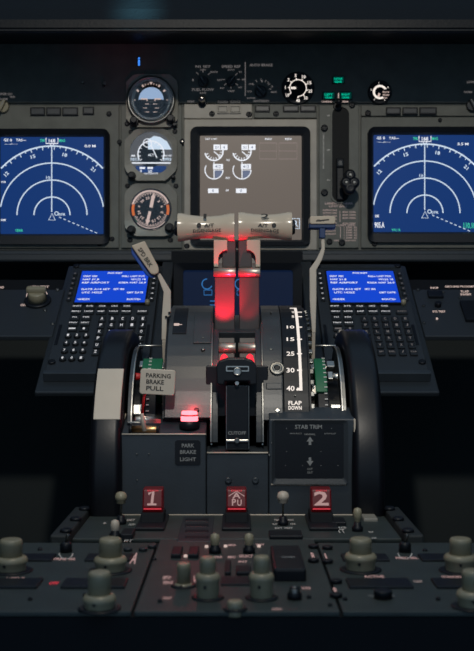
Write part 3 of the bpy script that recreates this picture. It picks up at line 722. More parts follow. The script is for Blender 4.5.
def on_arc(py, R=HR):                                     # angle at which picture row py meets the cover
    best = min(range(100, 1100), key=lambda t: abs(CY-FPX*hp(R, t/10)[1]/hp(R, t/10)[0]-py)); return best/10
# flap scale
b = MB()
for s, y in (('1', 309.5), ('2', 312.5), ('5', 317), ('10', 327.5), ('15', 339.5), ('25', 354), ('30', 370.5), ('40', 388.5)):
    a = on_arc(y); F = CF(a); Y = hp(HR, a)[0]
    b.text(F, s, xf(290.5 if y > 320 else 293, Y), 0, (.0036*len(s)+.0018*(len(s)-1))*(1 if y > 320 else .9), .0062, .0006)
    b.box(F, xf(297, Y), -.0008, xf(302, Y), .0008, .0003, .0007)
b.build('flap_numbers', 'lit_white', st); b = MB()
for s, y in (('FLAP', 403), ('DOWN', 408)):
    a = on_arc(y); F = CF(a); b.text(F, s, xf(295, hp(HR, a)[0]), 0, .0145, .0046, .0006)
b.build('flap_down_lettering', 'lit_white', st)
b = MB(); aa = on_arc(390.5); ab = on_arc(308.5)
b.prism(XP, sector(HR-.001, HR+.0008, aa, ab, 24), .0690, .0722)
b.box(CF(aa+.3), .0655, -.0009, .0722, .0009, .0002, .0009); b.box(CF(ab-.3), .064, -.0007, .0722, .0007, .0002, .0009)
b.build('flap_track_line', 'lit_white', st)
# speed brake trim window on the left cover
a0, a1 = on_arc(334), on_arc(309)
MB().prism(XP, sector(HR-.003, HR+.0012, a0, a1), -.0745, -.0585, .0005).build('black_window', 'black', st)
b = MB(); F = CF(on_arc(325.5)); b.box(F, -.0735, -.0022, -.0672, .0028, .0010, .0016, .0002); b.box(F, -.0672, -.0004, -.0640, .0006, .0010, .0015)
F = CF(on_arc(310)); b.box(F, -.0735, -.001, -.0610, .0010, .0010, .0016); F = CF(on_arc(313.5)); b.box(F, -.0735, -.0018, -.0690, .0016, .0010, .0016)
b.build('window_marks', 'lit', st)
# screws on the covers
for x, y, r, m in ((182.5, 313.5, .0010, 'steel_dark'), (203, 339, .0010, 'steel_dark'), (203, 350, .0024, 'steel_dark'), (196.5, 410.5, .0028, 'black'),
                   (271, 314, .0010, 'steel_dark'), (271, 340, .0010, 'steel_dark'), (271, 350, .0024, 'steel_dark'), (277.5, 411, .0030, 'steel'), (295, 396, .0009, 'steel_dark')):
    a = on_arc(y); F = CF(a); u = xf(x, hp(HR, a)[0]); b = MB()
    b.lathe(F, u, 0, [(r, 0), (r, .0020), (r*.8, .0030), (r*.25, .0026)], 14); b.box(F, u-r*.7, -r*.13, u+r*.7, r*.13, .0024, .0031); b.build('screw', m, st)
# round socket on the right cover
a = on_arc(370); F = CF(a); u = xf(277, hp(HR, a)[0])
k_ = MB(); k_.lathe(F, u, 0, [(.0085, 0), (.0085, .0035), (.0070, .0050), (.0058, .0035), (.0050, .0055), (.0030, .0050), (.0028, .001)], 28); k_.build('socket', 'steel_dark', st)
MB().cyl(F, u, 0, .001, .0045, .0030).build('socket_plug', 'black', st)
a = on_arc(387); F = CF(a); MB().box(F, .032, -.004, .050, .004, .0, .0032, .001).build('latch_bar', 'cover', st)
# gate between the levers: fuel cut off panel
G = vert(1.128)
MB().bpx(vert(1.160), 206, 366, 268, 453, -.03, 0, .001).build('slot_floor', 'black', st)
MB().bpx(G, 225.5, 384.5, 249.5, 450, -.035, -.003, .002).build('cutoff_panel', 'black', st)
b = MB(); b.lpx(G, [(226.5, 386), (248.8, 386), (248.8, 449), (226.5, 449)], .7, -.0026, True); b.build('panel_outline', 'steel_dark', st)
b = MB(); b.tpx(G, 'CUTOFF', 237, 433, 18, 3.6, -.0024); b.build('cutoff_lettering', 'print_grey', st)
b = MB(); b.box(G, *rect(G, 226, 439.5, 248.5, 442), -.003, .0005, .0006); b.build('detent_bar', 'steel', st)
MB().cyl(G, *pt(G, 237, 440.5), -.003, .003, .0028).build('detent_screw', 'steel_dark', st)
for s_ in (-1, 1):
    b = MB(); b.lathe(frame((s_*.0145, 1.182, -.040), (1, 0, 0), (0, 1, 0)), 0, 0, [(.005, -.012), (.005, .0), (.0035, .006), (.001, .008)], 16); b.build('fuel_lever_lamp', 'fuel_lamp', st)
# fuel levers head: the black hooded block
b = MB(); q = [(217, 384), (216, 367), (219, 361), (228, 358), (245, 358), (253, 361), (257, 367), (257, 384), (250, 385), (249, 381), (225, 381), (224, 385)]
b.prism(G, [pt(G, x, y) for x, y in q], -.03, .006, .0015); b.build('gate_block', 'black', st)
b = MB(); u0, v0, u1, v1 = rect(G, 226, 366, 249, 371.5, .006); b.ring(G, rr(u0, v0, u1, v1, .001), rr(u0+.0012, v0+.0012, u1-.0012, v1-.0012, .0006), .006, .0072); b.build('gate_window_frame', 'steel', st)
b = MB(); b.lathe(G, *pt(G, 237.3, 371.5, .008), [(.0045, .006), (.0045, .0085), (.0033, .0092), (.0028, .0075)], 20); b.build('gate_screw', 'steel', st)
MB().cyl(G, *pt(G, 237, 383), -.003, .004, .0024).build('gate_pin', 'steel', st)
# small details on the lower front
for x, y, r in ((228.3, 480.5, .0036), (246.5+9, 480.5, .0036), (137, 454, .0008), (149, 454, .0008), (137, 480, .0008), (137.5, 416, .001), (269.5, 455, .0014), (271.5, 443, .0008), (329, 407+3, .0010)):
    if 400 < y < 420: continue
    F = SF; b = MB(); b.lathe(F, *pt(F, x, y), [(r, -.0005), (r, .0012), (r*.6, .0018), (r*.3, .0012)], 14); b.build('screw', 'steel_dark' if r < .003 else 'stand', st)
for x in (211.5, 262.5):
    for y in (424, 431, 444): MB().cyl(vert(1.150), *pt(vert(1.150), x, y), 0, .002, .0010).build('rivet', 'steel', st)
# park brake light plate and stab trim plate
u0, v0, u1, v1 = rect(SF, 175, 440, 200.5, 465)
pb = MB().prism(SF, rr(u0, v0, u1, v1, .003), 0, .0012).build('park_brake_plate', 'black', st)
b = MB(); b.tpx(SF, 'PARK', 188, 445.5, 12.5, 3.8, .0015); b.tpx(SF, 'BRAKE', 188, 452, 16, 3.8, .0015); b.tpx(SF, 'LIGHT', 188, 459.3, 16, 3.8, .0015); b.build('lettering', 'print_grey', pb)
tf = MB(); u0, v0, u1, v1 = rect(SF, 272, 420, 347.5, 483.5); a0, b0, a1, b1 = rect(SF, 275, 423.5, 343.5, 478.5)
tf.ring(SF, rr(u0, v0, u1, v1, .003), rr(a0, b0, a1, b1, .002), 0, .0035, .002); tf = tf.build('trim_plate_frame', 'stand_dark', st)
tp = MB().prism(SF, rr(a0, b0, a1, b1, .002), 0, .0018).build('trim_plate', 'black', st)
b = MB(); b.tpx(SF, 'STAB TRIM', 308.5, 426.8, 27, 4.2, .0021)
b.ppx(SF, [(310, 436.5), (313.4, 441.5), (311.3, 441.5), (311.3, 445), (308.7, 445), (308.7, 441.5), (306.6, 441.5)], .0018, .0021)
b.ppx(SF, [(308.7, 457.5), (311.3, 457.5), (311.3, 461), (313.4, 461), (310, 466), (306.6, 461), (308.7, 461)], .0018, .0021)
b.tpx(SF, 'MAIN ELECT', 296, 433.5, 12, 1.3, .0021); b.tpx(SF, 'NORMAL', 310, 434.3, 11, 1.8, .0021); b.tpx(SF, 'AUTO PILOT', 330, 433.6, 12, 1.3, .0021); b.tpx(SF, 'CUT', 310, 469, 5.5, 2.2, .0021); b.tpx(SF, 'OUT', 310, 472.5, 5.5, 2.2, .0021)
for x, y in ((286.5, 428.5), (331.5, 428.5), (286.5, 451.5), (321, 451.5), (285.5, 465.5), (302.5, 465.5), (321, 465.5), (338, 465.5)): b.ppx(SF, [(x-.5, y), (x, y-.5), (x+.5, y), (x, y+.5)], .0018, .0021)
b.build('lettering', 'print_grey', tp)
# side mechanisms between covers and wheels
def mp_(R, deg): a = math.radians(deg); return (1.25-R*math.cos(a), -.13+R*math.sin(a))
def sec2(R0, R1, a0, a1, n=16): return [mp_(R1, a0+(a1-a0)*i/n) for i in range(n+1)]+[mp_(R0, a1-(a1-a0)*i/n) for i in range(n+1)]
def TF(deg, R=.1):
    a = math.radians(deg); Y, Z = mp_(R, deg); return frame((0, Y, Z), (1, 0, 0), (0, math.sin(a), math.cos(a)))
for s in (-1, 1):
    def X(a, b_): return sorted((s*a, s*b_))
    MB().prism(XP, sec2(.03, .075, 5, 130), *X(.082, .119)).build('mechanism_core', 'black', st)
    MB().prism(XP, sec2(.05, .105, 12, 100), *X(.1165, .1205), .0006).build('side_plate', 'steel_dark' if s > 0 else 'stand', st)
    MB().prism(XP, sec2(.1035, .1065, 12, 100), *X(.1150, .1168), .0004).build('arched_rim', 'steel', st)
    MB().prism(XP, sec2(.05, .101, 34, 66), *X(.0880 if s > 0 else .0850, .1010 if s > 0 else .1080), .001).build('green_band', 'green', st)
    MB().prism(XP, sec2(.05, .098, 16, 34), *X(.0900, .1020), .001).build('index_drum', 'black', st)
    b = MB(); 
    for d in range(17, 66, 4):
        F = TF(d, .0995 if d < 34 else .1015); b.box(F, *sorted((s*.0985, s*.1010)), -.0006, .0006, 0, .0004) if 0 else b.box(F, min(s*.0975, s*.1008), -.0006, max(s*.0975, s*.1008), .0006, -.001, .0006)
    b.build('index_ticks', 'print_white', st)
    b = MB()
    for d, a_, c_ in ((58, .083, .0885), (36, .083, .0885), (48, .1025, .1085), (60, .1025, .1120), (22, .1035, .1150)):
        F = TF(d, .095); u_, w_ = X(a_, c_); b.box(F, u_, -.006, w_, .006, 0, .005, .001)
    b.build('bracket_tabs', 'steel', st)
    b = MB()
    for d, R, r_ in ((16, .092, .0065), (66, .088, .004)):
        Y, Z = mp_(R, d); b.rod((s*.084, Y, Z), (s*.113, Y, Z), r_, seg=18)
    b.build('cross_shaft', 'steel', st)
    b = MB()
    Y, Z = mp_(.094, 50); b.rod((s*.103, Y, Z), (s*.115, Y-.003, Z), .003, .0045)
    b.build('index_pointer', 'steel' if s > 0 else 'red_paint', st)
    b = MB(); Y, Z = mp_(.107, 13); b.rod((s*.083, Y, Z), (s*.120, Y, Z), .0009); b.build('sill_line', 'steel', st)
    b = MB(); Y, Z = mp_(.106, 88); b.rod((s*.080, Y, Z), (s*.1175, Y, Z), .0012); b.build('top_line', 'steel', st)
    MB().prism(XP, sector(HR-.06, HR-.003, 15, 100), *X(.0800, .0818)).build('scale_side', 'black', st)
    b = MB()
    for d in range(20, 98, 5):
        F = CF(d, HR-.008); b.box(F, *[q for q in (X(.0815, .0860)[0], -.003, X(.0815, .0860)[1], .003)], -.002, .002, .0008)
    if s > 0: b.build('sector_teeth', 'steel_dark', st)
# blue rim light strips are the screens' own light; park brake lamp base plate
ov = (1.142, zf(428, 1.142))
k_ = MB(); F = frame((0, 1.146, -.1085), (1, 0, 0), (0, .9, .43))
ux = xf(189.5, 1.146)
g = thing('park_brake_lamp', (ux, 1.146, -.1085), 'round glowing red lamp on the stand beside the parking brake tag', 'lamp')
b = MB(); b.lathe(PP, ux, 1.144, [(.0112, -.1125-ZP), (.0112, -.1055-ZP), (.0100, -.1045-ZP), (.0098, -.1040-ZP)], 28); b.build('lamp_base', 'black', g)
b = MB(); b.lathe(PP, ux, 1.144, [(.0092, -.1060-ZP), (.0094, -.1000-ZP), (.0086, -.0975-ZP), (.0088, -.0955-ZP), (.0080, -.0935-ZP), (.002, -.0930-ZP)], 28); b.build('red_lens', 'lamp_red', g)
b = MB(); b.lathe(PP, ux, 1.144, [(.0096, -.0985-ZP), (.0096, -.0970-ZP), (.0090, -.0970-ZP), (.0090, -.0985-ZP)], 28); b.build('lens_ring', 'red_paint', g)

# parking brake lever with its tag
Y = 1.135
g = thing('parking_brake_lever', (xf(144, Y), Y, zf(434, Y)), 'thin lever on copper spindle holding white PARKING BRAKE PULL tag', 'lever')
V = vert(Y)
b = MB(); b.rod((xf(132, Y), Y, zf(429.5, Y)), (xf(157, Y), Y, zf(429.5, Y)), .0042, seg=20); b.build('spindle', 'copper', g)
for x in (130.5, 158):
    b = MB(); b.rod((xf(x-1.5, Y), Y, zf(429.5, Y)), (xf(x+1.5, Y), Y, zf(429.5, Y)), .0052, seg=20); b.build('spindle_cap', 'black', g)
b = MB(); b.rod((xf(145, Y), Y-.003, zf(431, Y)), (xf(142, Y), Y-.003, zf(413, Y)), .0026, .0022); b.build('lower_arm', 'offwhite', g)
b = MB(); b.rod((xf(142.3, Y), Y-.003, zf(414, Y)), (xf(145, Y), Y-.004, zf(391, Y)), .0017, .0015); b.build('red_arm', 'red_paint', g)
T = vert(Y-.010); u, v = pt(T, 157.5, 382); tg = MB()
al = math.radians(-3); c, q = math.cos(al), math.sin(al)
F = frame((u, Y-.010, v), (c, 0, q), (-q, 0, c)); hw, hh = 17.5*1.125/FPX, 12.7*1.125/FPX
tg.prism(F, rr(-hw, -hh, hw, hh, .003), -.004, 0, .0006); tg = tg.build('tag', 'offwhite', g)
b = MB()
for s, dy, wd in (('PARKING', .0068, .0265), ('BRAKE', 0, .0190), ('PULL', -.0070, .0185)): b.text(F, s, .0006 if s == 'PARKING' else -.0025, dy, wd, .0048, .0003)
b.build('lettering', 'print_black', tg)

# trim wheels
def wheel(s):
    lab = 'left black trim wheel with a broad white band on its rim' if s < 0 else 'right black trim wheel beside the flap scale'
    g = thing('trim_wheel', (s*.141, 1.28, -.335), lab, 'trim wheel', 'trim wheels on the sides of the stand')
    cy, cz, R = 1.28, -.17, .165
    F = frame((0, cy, cz), (0, 1, 0), (0, 0, 1))         # axis along X
    prof = [(.118, .1235), (.150, .1235), (.160, .1245), (.1645, .1280), (R, .132), (R, .150), (.1645, .1545), (.160, .1580), (.150, .1590), (.118, .1590)]
    if s < 0: prof = [(r, -w) for r, w in prof]
    b = MB(); n = 96; vs, fs = [], []
    for r, w in prof:
        for i in range(n): a = 2*PI*i/n; vs.append((r*math.cos(a), r*math.sin(a), w))
    m_ = len(prof)
    for k in range(m_):
        for i in range(n):
            j = (i+1) % n; kk = (k+1) % m_; fs.append((k*n+i, k*n+j, kk*n+j, kk*n+i))
    b.add(vs, fs, F, True); rim = b.build('rim', 'wheel', g)
    for i in range(5):
        a = 2*PI*i/5+.5; b = MB(); d = Vector((0, math.cos(a), math.sin(a))); c0 = Vector((s*.141, cy, cz))
        b.rod(c0+d*.02, c0+d*.125, .011, .009); b.build('spoke', 'black', g)
    b = MB(); b.rod((s*.125, cy, cz), (s*.157, cy, cz), .028, seg=28); b.build('hub', 'black', g)
    a0, a1 = (24.5, 47.5) if s < 0 else (96, 116)
    pts = [(cy-(R+.0008)*math.cos(math.radians(a0+(a1-a0)*i/12)), cz+(R+.0008)*math.sin(math.radians(a0+(a1-a0)*i/12))) for i in range(13)]
    pin = [(cy-(R-.003)*math.cos(math.radians(a1-(a1-a0)*i/12)), cz+(R-.003)*math.sin(math.radians(a1-(a1-a0)*i/12))) for i in range(13)]
    x0, x1 = sorted((s*.1260, s*.1550)); x0 += .0 ; 
    MB().prism(XP, pts+pin, x0, x1, .0008).build('white_band', 'offwhite', g)
    return g
M['wheel'] = mat('wheel_rubber', (.004, .005, .008), .36, bump=.05, spec=.35)
wheel(-1); wheel(1)

# ================================================================ levers
def lever(s, num, lab):
    X0, X1 = (-.0275, -.0015) if s < 0 else (.0015, .0275)
    g = thing('thrust_lever', ((X0+X1)/2, 1.25, -.03), lab, 'thrust lever', 'thrust levers')
    Yf = 1.238
    V = vert(Yf); z = lambda y: zf(y, Yf)
    # curved blade from the quadrant up to the grip
    MB().prism(XP, [(1.195, z(368)), (1.205, z(352)), (1.232, z(343)), (Yf+.001, z(330)), (Yf+.001, z(276)), (Yf+.008, z(262)), (Yf+.012, z(240)), (Yf+.028, z(240)), (Yf+.030, z(330)), (1.26, z(372)), (1.22, z(395)), (1.20, z(395))], X0+.0012, X1-.0012, .0008).build('blade', 'lever', g)
    inner = X0 if s > 0 else X1
    out = X1 if s > 0 else X0
    # joint collars
    for y0, y1, Y0, nm in ((267.5, 276.5, Yf-.004, 'upper_collar'), (343, 353, 1.203, 'lower_collar')):
        b = MB(); zc = (zf(y0, Y0)+zf(y1, Y0))/2; r = (zf(y0, Y0)-zf(y1, Y0))/2
        b.rod((X0, Y0+.004, zc), (X1, Y0+.004, zc), r, seg=24); b.box(vert(Y0), X0, zc-r, X1, zc+r, -.012, -.004); b.build(nm, 'tan_metal', g)
    # recess plate across the blade
    zc = zf(335, Yf); MB().box(V, X0+.003, zc-.006, X1-.003, zc+.005, -.004, .003, .001).build('dark_insert', 'black', g)
    # bracket under the grip: tan outer cheek with a dark quarter round cut
    o0, o1 = sorted((out, out-s*.0105))
    cut = []
    q = [(out, z(268)), (out, z(240)), (inner, z(240)), (inner, z(245))]
    cx_, cz_, r = (out-s*.016), z(259), .0105
    for i in range(9): a = math.radians(90-90*i/8); cut.append((cx_+s*r*math.cos(a), cz_+r*math.sin(a)))
    loop = [(out, z(267)), (out, z(240)), (out-s*.016, z(240))]+cut+[(cx_+s*r, z(267))]
    if s > 0: loop = loop[::-1]
    MB().prism(V, loop, -.010, .002, .0008).build('grip_bracket', 'tan', g)
    MB().box(V, min(inner, inner+s*.016), z(267), max(inner, inner+s*.016), z(240), -.014, -.004, .001).build('grip_post', 'lever', g)
    # grip: a waisted roll lying across the lever
    xa, xb = (xf(177.5, 1.235), xf(234.3, 1.235)) if s < 0 else (xf(238.5, 1.235), xf(292, 1.235))
    zc = zf(226.5 if s < 0 else 225.5, 1.235); n = 32; L = xb-xa; vs, fs = [], []
    rings = 15
    for i in range(rings):
        t_ = i/(rings-1); x = xa+L*t_
        w_ = abs(2*t_-1); r = .0142+.0040*w_**2
        if s < 0: r = .0132+.0050*abs(2*t_-1)**2.0
        if i in (0, rings-1): r *= .93
        for j in range(n):
            a = 2*PI*j/n; vs.append((x, 1.245+r*.95*math.cos(a), zc+r*math.sin(a)))
    for i in range(rings-1):
        for j in range(n): jj = (j+1) % n; fs.append((i*n+j, i*n+jj, (i+1)*n+jj, (i+1)*n+j))
    b = MB(); b.add(vs, fs, None, True); b.add(vs[:n], [tuple(range(n))[::-1]]); b.add(vs[-n:], [tuple(range(n))]); grip = b.build('grip', 'tan', g)
    cxp = (207 if s < 0 else 265)
    b = MB(); Tt = vert(1.2300)
    b.tpx(Tt, num, cxp-2 if s < 0 else cxp, 216.2, 3 if s < 0 else 8, 5.0, 0, -2)
    b.tpx(Tt, 'A/T', cxp+2 if s < 0 else cxp-2, 225.2, 10, 3.4, 0, 2 if s < 0 else -2); b.tpx(Tt, 'DISENGAGE', cxp, 230.6, 28, 3.4, 0, 2 if s < 0 else -2)
    b.arc(Tt, cxp-8 if s < 0 else cxp+9, 225.2, 1.4, 0, 360, 1.8, 0, 12)
    b.build('lettering', 'print_black', grip)
    e = xa if s < 0 else xb
    b = MB(); b.rod((e, 1.245, zc-.001), (e+s*.004, 1.245, zc-.001), .0095, .0085, 20); b.build('end_button', 'black', grip)
    return g
M['lever'] = mat('lever_enamel', (.045, .036, .035), .42, bump=.1, scale=300)
M['tan_metal'] = mat('tan_satin_metal', (.50, .45, .38), .35, metal=.7, bump=.1)
lever(-1, '1', 'left thrust lever with beige waisted grip marked 1, lit red from below')
lever(1, '2', 'right thrust lever with beige waisted grip marked 2')

# speed brake lever
Y = 1.235
g = thing('speed_brake_lever', (xf(165, Y), Y, zf(345, Y)), 'beige lever with tapering SPD BRK paddle left of the thrust levers', 'lever')
V = vert(Y)
def poly(F, pts, w0, w1, bev, name, m, par): b = MB(); b.prism(F, [pt(F, x, y) for x, y in pts][::-1], w0, w1, bev); return b.build(name, m, par)
poly(V, [(160, 273), (170.8, 291), (170.8, 315), (167, 318), (166, 340), (161.5, 340), (161.8, 316), (163.5, 292), (157, 275)], -.008, 0, .0008, 'arm', 'offwhite', g)
pd = poly(V, [(131.5, 246), (145, 241), (159, 268), (159, 273), (155, 275), (151, 274)], -.004, .006, .0015, 'paddle', 'tan', g)
poly(V, [(131, 247), (150.6, 274), (156, 277), (151, 278), (146, 275), (131.5, 254)], -.010, .000, .001, 'paddle_underside', 'screen_reflection_blue', g)  # underside painted with the keypad screen's blue reflection
b = MB(); b.tpx(V, 'SPD BRK', 145.3, 257.5, 22, 4.6, .0064, -57); b.build('lettering', 'print_black', pd)
for x, y in ((166.3, 317), (169.5, 313)):
    b = MB(); b.cyl(V, *pt(V, x, y), 0, .0022, .0016); b.build('rivet', 'black', g)
MB().prism(XP, [(Y+.001, zf(332, Y)), (1.30, -.02), (1.31, -.06), (1.25, -.06), (Y+.001, zf(342, Y))], xf(162, Y), xf(166, Y), .0006).build('root_arm', 'offwhite', g)

# flap lever
Y = 1.235
g = thing('flap_lever', (xf(313, Y), Y, zf(335, Y)), 'pale bent flap lever with flat beige and blue handle right of the levers', 'lever')
V = vert(Y)
poly(V, [(321, 236), (321.4, 249), (316, 260), (309.5, 269), (309.8, 300), (312, 333), (315.7, 333), (316.5, 300), (316.5, 270), (322.5, 259), (325, 250), (324.8, 236)], -.008, 0, .0010, 'arm', 'offwhite', g)
b = MB(); u0, v0, u1, v1 = rect(V, 310, 216, 335.5, 224, .006); b.prism(V, rr(u0, v0, u1, v1, .002), -.022, .006, .001); hd = b.build('handle', 'tan', g)
b = MB(); b.bpx(V, 309.3, 223.2, 335.8, 228.2, -.020, .004, .0012); b.build('handle_base', 'blue_dark', g)
b = MB(); b.bpx(V, 319.5, 227.5, 325.5, 238, -.008, .003, .001); b.build('handle_neck', 'blue_dark', g)
b = MB(); b.lpx(V, [(316, 221), (329, 219.6)], 1.2, .0063); b.tpx(V, 'FLAP', 321.5, 220.4, 8, 2, .0064); b.build('lettering', 'print_black', hd)
M_ = MB().prism(XP, [(Y+.001, zf(322, Y)), (1.30, -.02), (1.31, -.06), (1.25, -.06), (Y+.001, zf(334, Y))], xf(312, Y), xf(315.5, Y), .0006).build('root_arm', 'offwhite', g)
M['ped_dark'] = mat('pedestal_paint_dark', (.016, .021, .022), .6, bump=.2)
# ================================================================ aft pedestal
def Yb(y): return -ZP*FPX/(y-CY)                          # distance of a pedestal point seen at row y
YE = Yb(611.5)
def column(name, lab, x0, x1, y0, y1, parent_only=False):
    g = thing(name, ((x0+x1)/2, (y0+y1)/2, ZP), lab, 'control panel')
    MB().box(PP, x0, y0, x1, y1, -.004, 0, .001).build('plate', 'ped', g); return g
def on(px, py, w=0.0): return pt(PP, px, py, w)
g0 = thing('pedestal', (0, .95, -.8), 'dark box shaped aft pedestal carrying the radio panels', 'pedestal')
MB().box(PP, -.230, YE+.001, .230, .990, -.55, -.0045).build('box', 'black_matte', g0)
MB().box(PP, -.165, .990, .165, 1.128, -.55, -.0045).build('box_front', 'black_matte', g0)
MB().box(PP, -.236, YE, -.2305, .990, -.20, .002, .001).build('side_rail', 'black', g0)
MB().box(PP, .2305, YE, .236, .990, -.20, .002, .001).build('side_rail', 'black', g0)

fp = column('fire_panel', 'dark panel at the foot of the stand holding three red fire handles', -.158, .158, 1.004, 1.127)
cp = column('centre_radio_panel', 'dark centre pedestal panel with four stepped knobs and small switches', -.0735, .0735, YE, 1.000)
lp = column('left_radio_panel', 'dark radio panel at the lower left corner with three stepped knobs', -.229, -.0755, YE, .985)
rp = column('right_radio_panel', 'dark radio panel at the lower right corner with three stepped knobs', .0755, .229, YE, .985)
for s in (-1, 1):                                         # screw rails outboard of the stand foot
    g = thing('pedestal_rail', (s*.157, 1.05, ZP), ('left' if s < 0 else 'right')+' dark fastener rail slanting beside the foot of the stand', 'rail', 'fastener rails')
    a, b_ = sorted((s*.1585, s*.176)); MB().box(PP, a, .985, b_, 1.14, -.02, .007, .002).build('bar', 'ped_dark', g)
    for y in (1.00, 1.06, 1.12): b = MB(); b.lathe(PP, s*.163, y, [(.006, .007), (.006, .009), (.0045, .0105), (.002, .009)], 16); b.build('fastener', 'black', g)
# fire handles
def fire(px, s, main):
    F = vert(1.075); kx = 1.075/FPX; x = xf(px, 1.075)
    hd = MB(); zt, zb = zf(489.5, 1.075), zf(513.5, 1.075); hw = 11*kx
    hd.prism(XP, [(1.078, zb), (1.075, zb+.006), (1.080, zt-.001), (1.084, zt), (1.098, zt), (1.100, zb)], x-hw*.92, x+hw*.92, .0015)
    h = hd.build('fire_handle', 'red_plastic', fp)
    Ft = frame((0, 1.0752, zb+.006), (1, 0, 0), (0, .005, (zt-zb-.007)))
    b = MB(); L = (zt-zb)
    if s == 'APU':
        b.text(Ft, 'A', x, L*.50, .0085, .0060, .0006); b.text(Ft, 'P', x-.0026, L*.22, .0042, .0070, .0006); b.text(Ft, 'U', x+.0030, L*.20, .0046, .0065, .0006)
        b.line(Ft, [(x-.008, L*.47), (x, L*.68), (x+.008, L*.47)], .0009, .0006)
    elif s == '1':
        b.line(Ft, [(x-.0045, L*.56), (x+.0004, L*.66), (x-.0008, L*.14)], .0028, .0006); b.line(Ft, [(x-.0055, L*.13), (x+.0040, L*.13)], .0020, .0006)
    else: b.text(Ft, s, x, L*.38, .0075 if s == '1' else .0150, .0145, .0006)
    b.build('numeral', 'lit_rose', h)
    b = MB(); b.box(Ft, x-.009, -.0020, x+.009, -.0008, .0002, .0006); b.build('red_line', 'red_bright', h)
    b = MB(); b.text(Ft, 'DISCH', x, L*.70, .011, .0016, .0006); b.build('small_legend', 'red_bright', h)
    b = MB(); b.prism(XP, [(1.066, ZP), (1.072, zb+.001), (1.102, zb+.001), (1.106, ZP)], x-hw*1.05, x+hw*1.05, .0015); b.build('handle_base', 'black_matte', h)
    b = MB(); b.box(PP, x-hw*1.3, 1.04, x+hw*1.3, 1.115, 0, .0035, .001); b.build('base_plate', 'black', h)
M['red_bright'] = glow('red_lit_line', (.62, .04, .06), 1.0)
fire(152.5, '1', 1); fire(236.5, 'APU', 0); fire(321.5, '2', 1)
# toggles
def toggle(parent, px, pbase, ptop, kind, w=0.0, m='offwhite'):
    Y = Yb(pbase); x = xf(px, Y); zt = zf(ptop, Y)
    b = MB(); b.lathe(PP, x, Y, [(.0055, 0), (.0055, .004), (.0038, .0055), (.0036, .009), (.002, .009)], 16); k_ = b.build('toggle_switch', 'black', parent)
    zb = ZP+.006; r = .0010 if kind == 'ball' else .0028
    b = MB(); b.rod((x, Y, zb), (x, Y, zt-.003), r, r*1.2); b.build('toggle_stem', 'steel_dark' if kind == 'ball' else m, k_)
    b = MB(); F = frame((x, Y, zt-ZP+ZP), (1, 0, 0), (0, 1, 0))
    if kind == 'ball': b.lathe(F, 0, 0, [(.0030, -.0125), (.0048, -.0120), (.0050, -.0085), (.0061, -.0080), (.0062, -.0050), (.0052, -.0020), (.0032, -.0005), (.0005, 0)], 20)
    else: b.lathe(F, 0, 0, [(.0026, -.012), (.0040, -.010), (.0044, -.005), (.0036, -.0014), (.0006, 0)], 16)
    b.build('toggle_tip', m, k_)
toggle(fp, 283, 525, 491, 'ball'); toggle(fp, 121, 524, 491.5, 'ball', m='knob'); toggle(fp, 115, 538, 519.5, 'bat'); toggle(fp, 357.5, 531, 507.5, 'bat', m='knob')
# cylindrical tip on the small switches of the centre panel
toggle(cp, 215, 553, 533, 'bat', m='knob'); toggle(cp, 249, 553, 533, 'bat', m='knob'); toggle(cp, 294.5, 599, 586, 'bat', m='steel_dark')
# stepped knobs
def knob(parent, px, ytop, ystep, ybase, rt, rb, m='knob'):
    Y = Yb(ybase); x = xf(px, Y); k_ = Y/FPX
    ht = zf(ytop, Y)-ZP; hs = zf(ystep, Y)-ZP-.0005
    R, r = rb*k_, rt*k_
    b = MB(); b.lathe(PP, x, Y, [(R*.93, 0), (R*.94, .001), (R*.94, hs-.0060), (R*1.04, hs-.0045), (R*1.05, hs-.0025), (R*.93, hs), (r*.9, hs+.0008)], 40, ridge=.02); o = b.build('outer_knob', m, parent)
    b = MB(); b.lathe(PP, x, Y, [(r, hs-.001), (r, ht-.0040), (r*1.02, ht-.0030), (r*.94, ht-.0008), (r*.84, ht), (r*.5, ht-.0004)], 32, ridge=.02); b.build('inner_knob', m, o)
    b = MB(); b.cyl(vert(Y-R-.0004), x-.2*R, ZP+hs*.55, -.002, .0006, .0011); b.build('set_screw', 'black', o)
    b = MB(); b.lathe(PP, x, Y, [(R*1.35, 0), (R*1.35, .0008), (R*1.2, .0014)], 32); b.build('collar', 'black', o)
knob(lp, 11, 539, 556, 571, 11.5, 16); knob(lp, 110.5, 538, 556, 571, 11.5, 16); knob(lp, 99.5, 571.5, 594, 609, 11.5, 16)
knob(rp, 360.6, 538, 553, 570, 11, 15.5); knob(rp, 460.5, 538, 554, 571, 11, 16); knob(rp, 473, 570, 590, 607, 11, 16)
knob(cp, 207.8, 557, 573, 598, 8, 12); knob(cp, 261.5, 556, 572.5, 598, 8, 12.2); knob(cp, 183.6, 563, 583, 586, 7, 9.5); knob(cp, 235, 600.5, 607, 609.5, 8, 9)
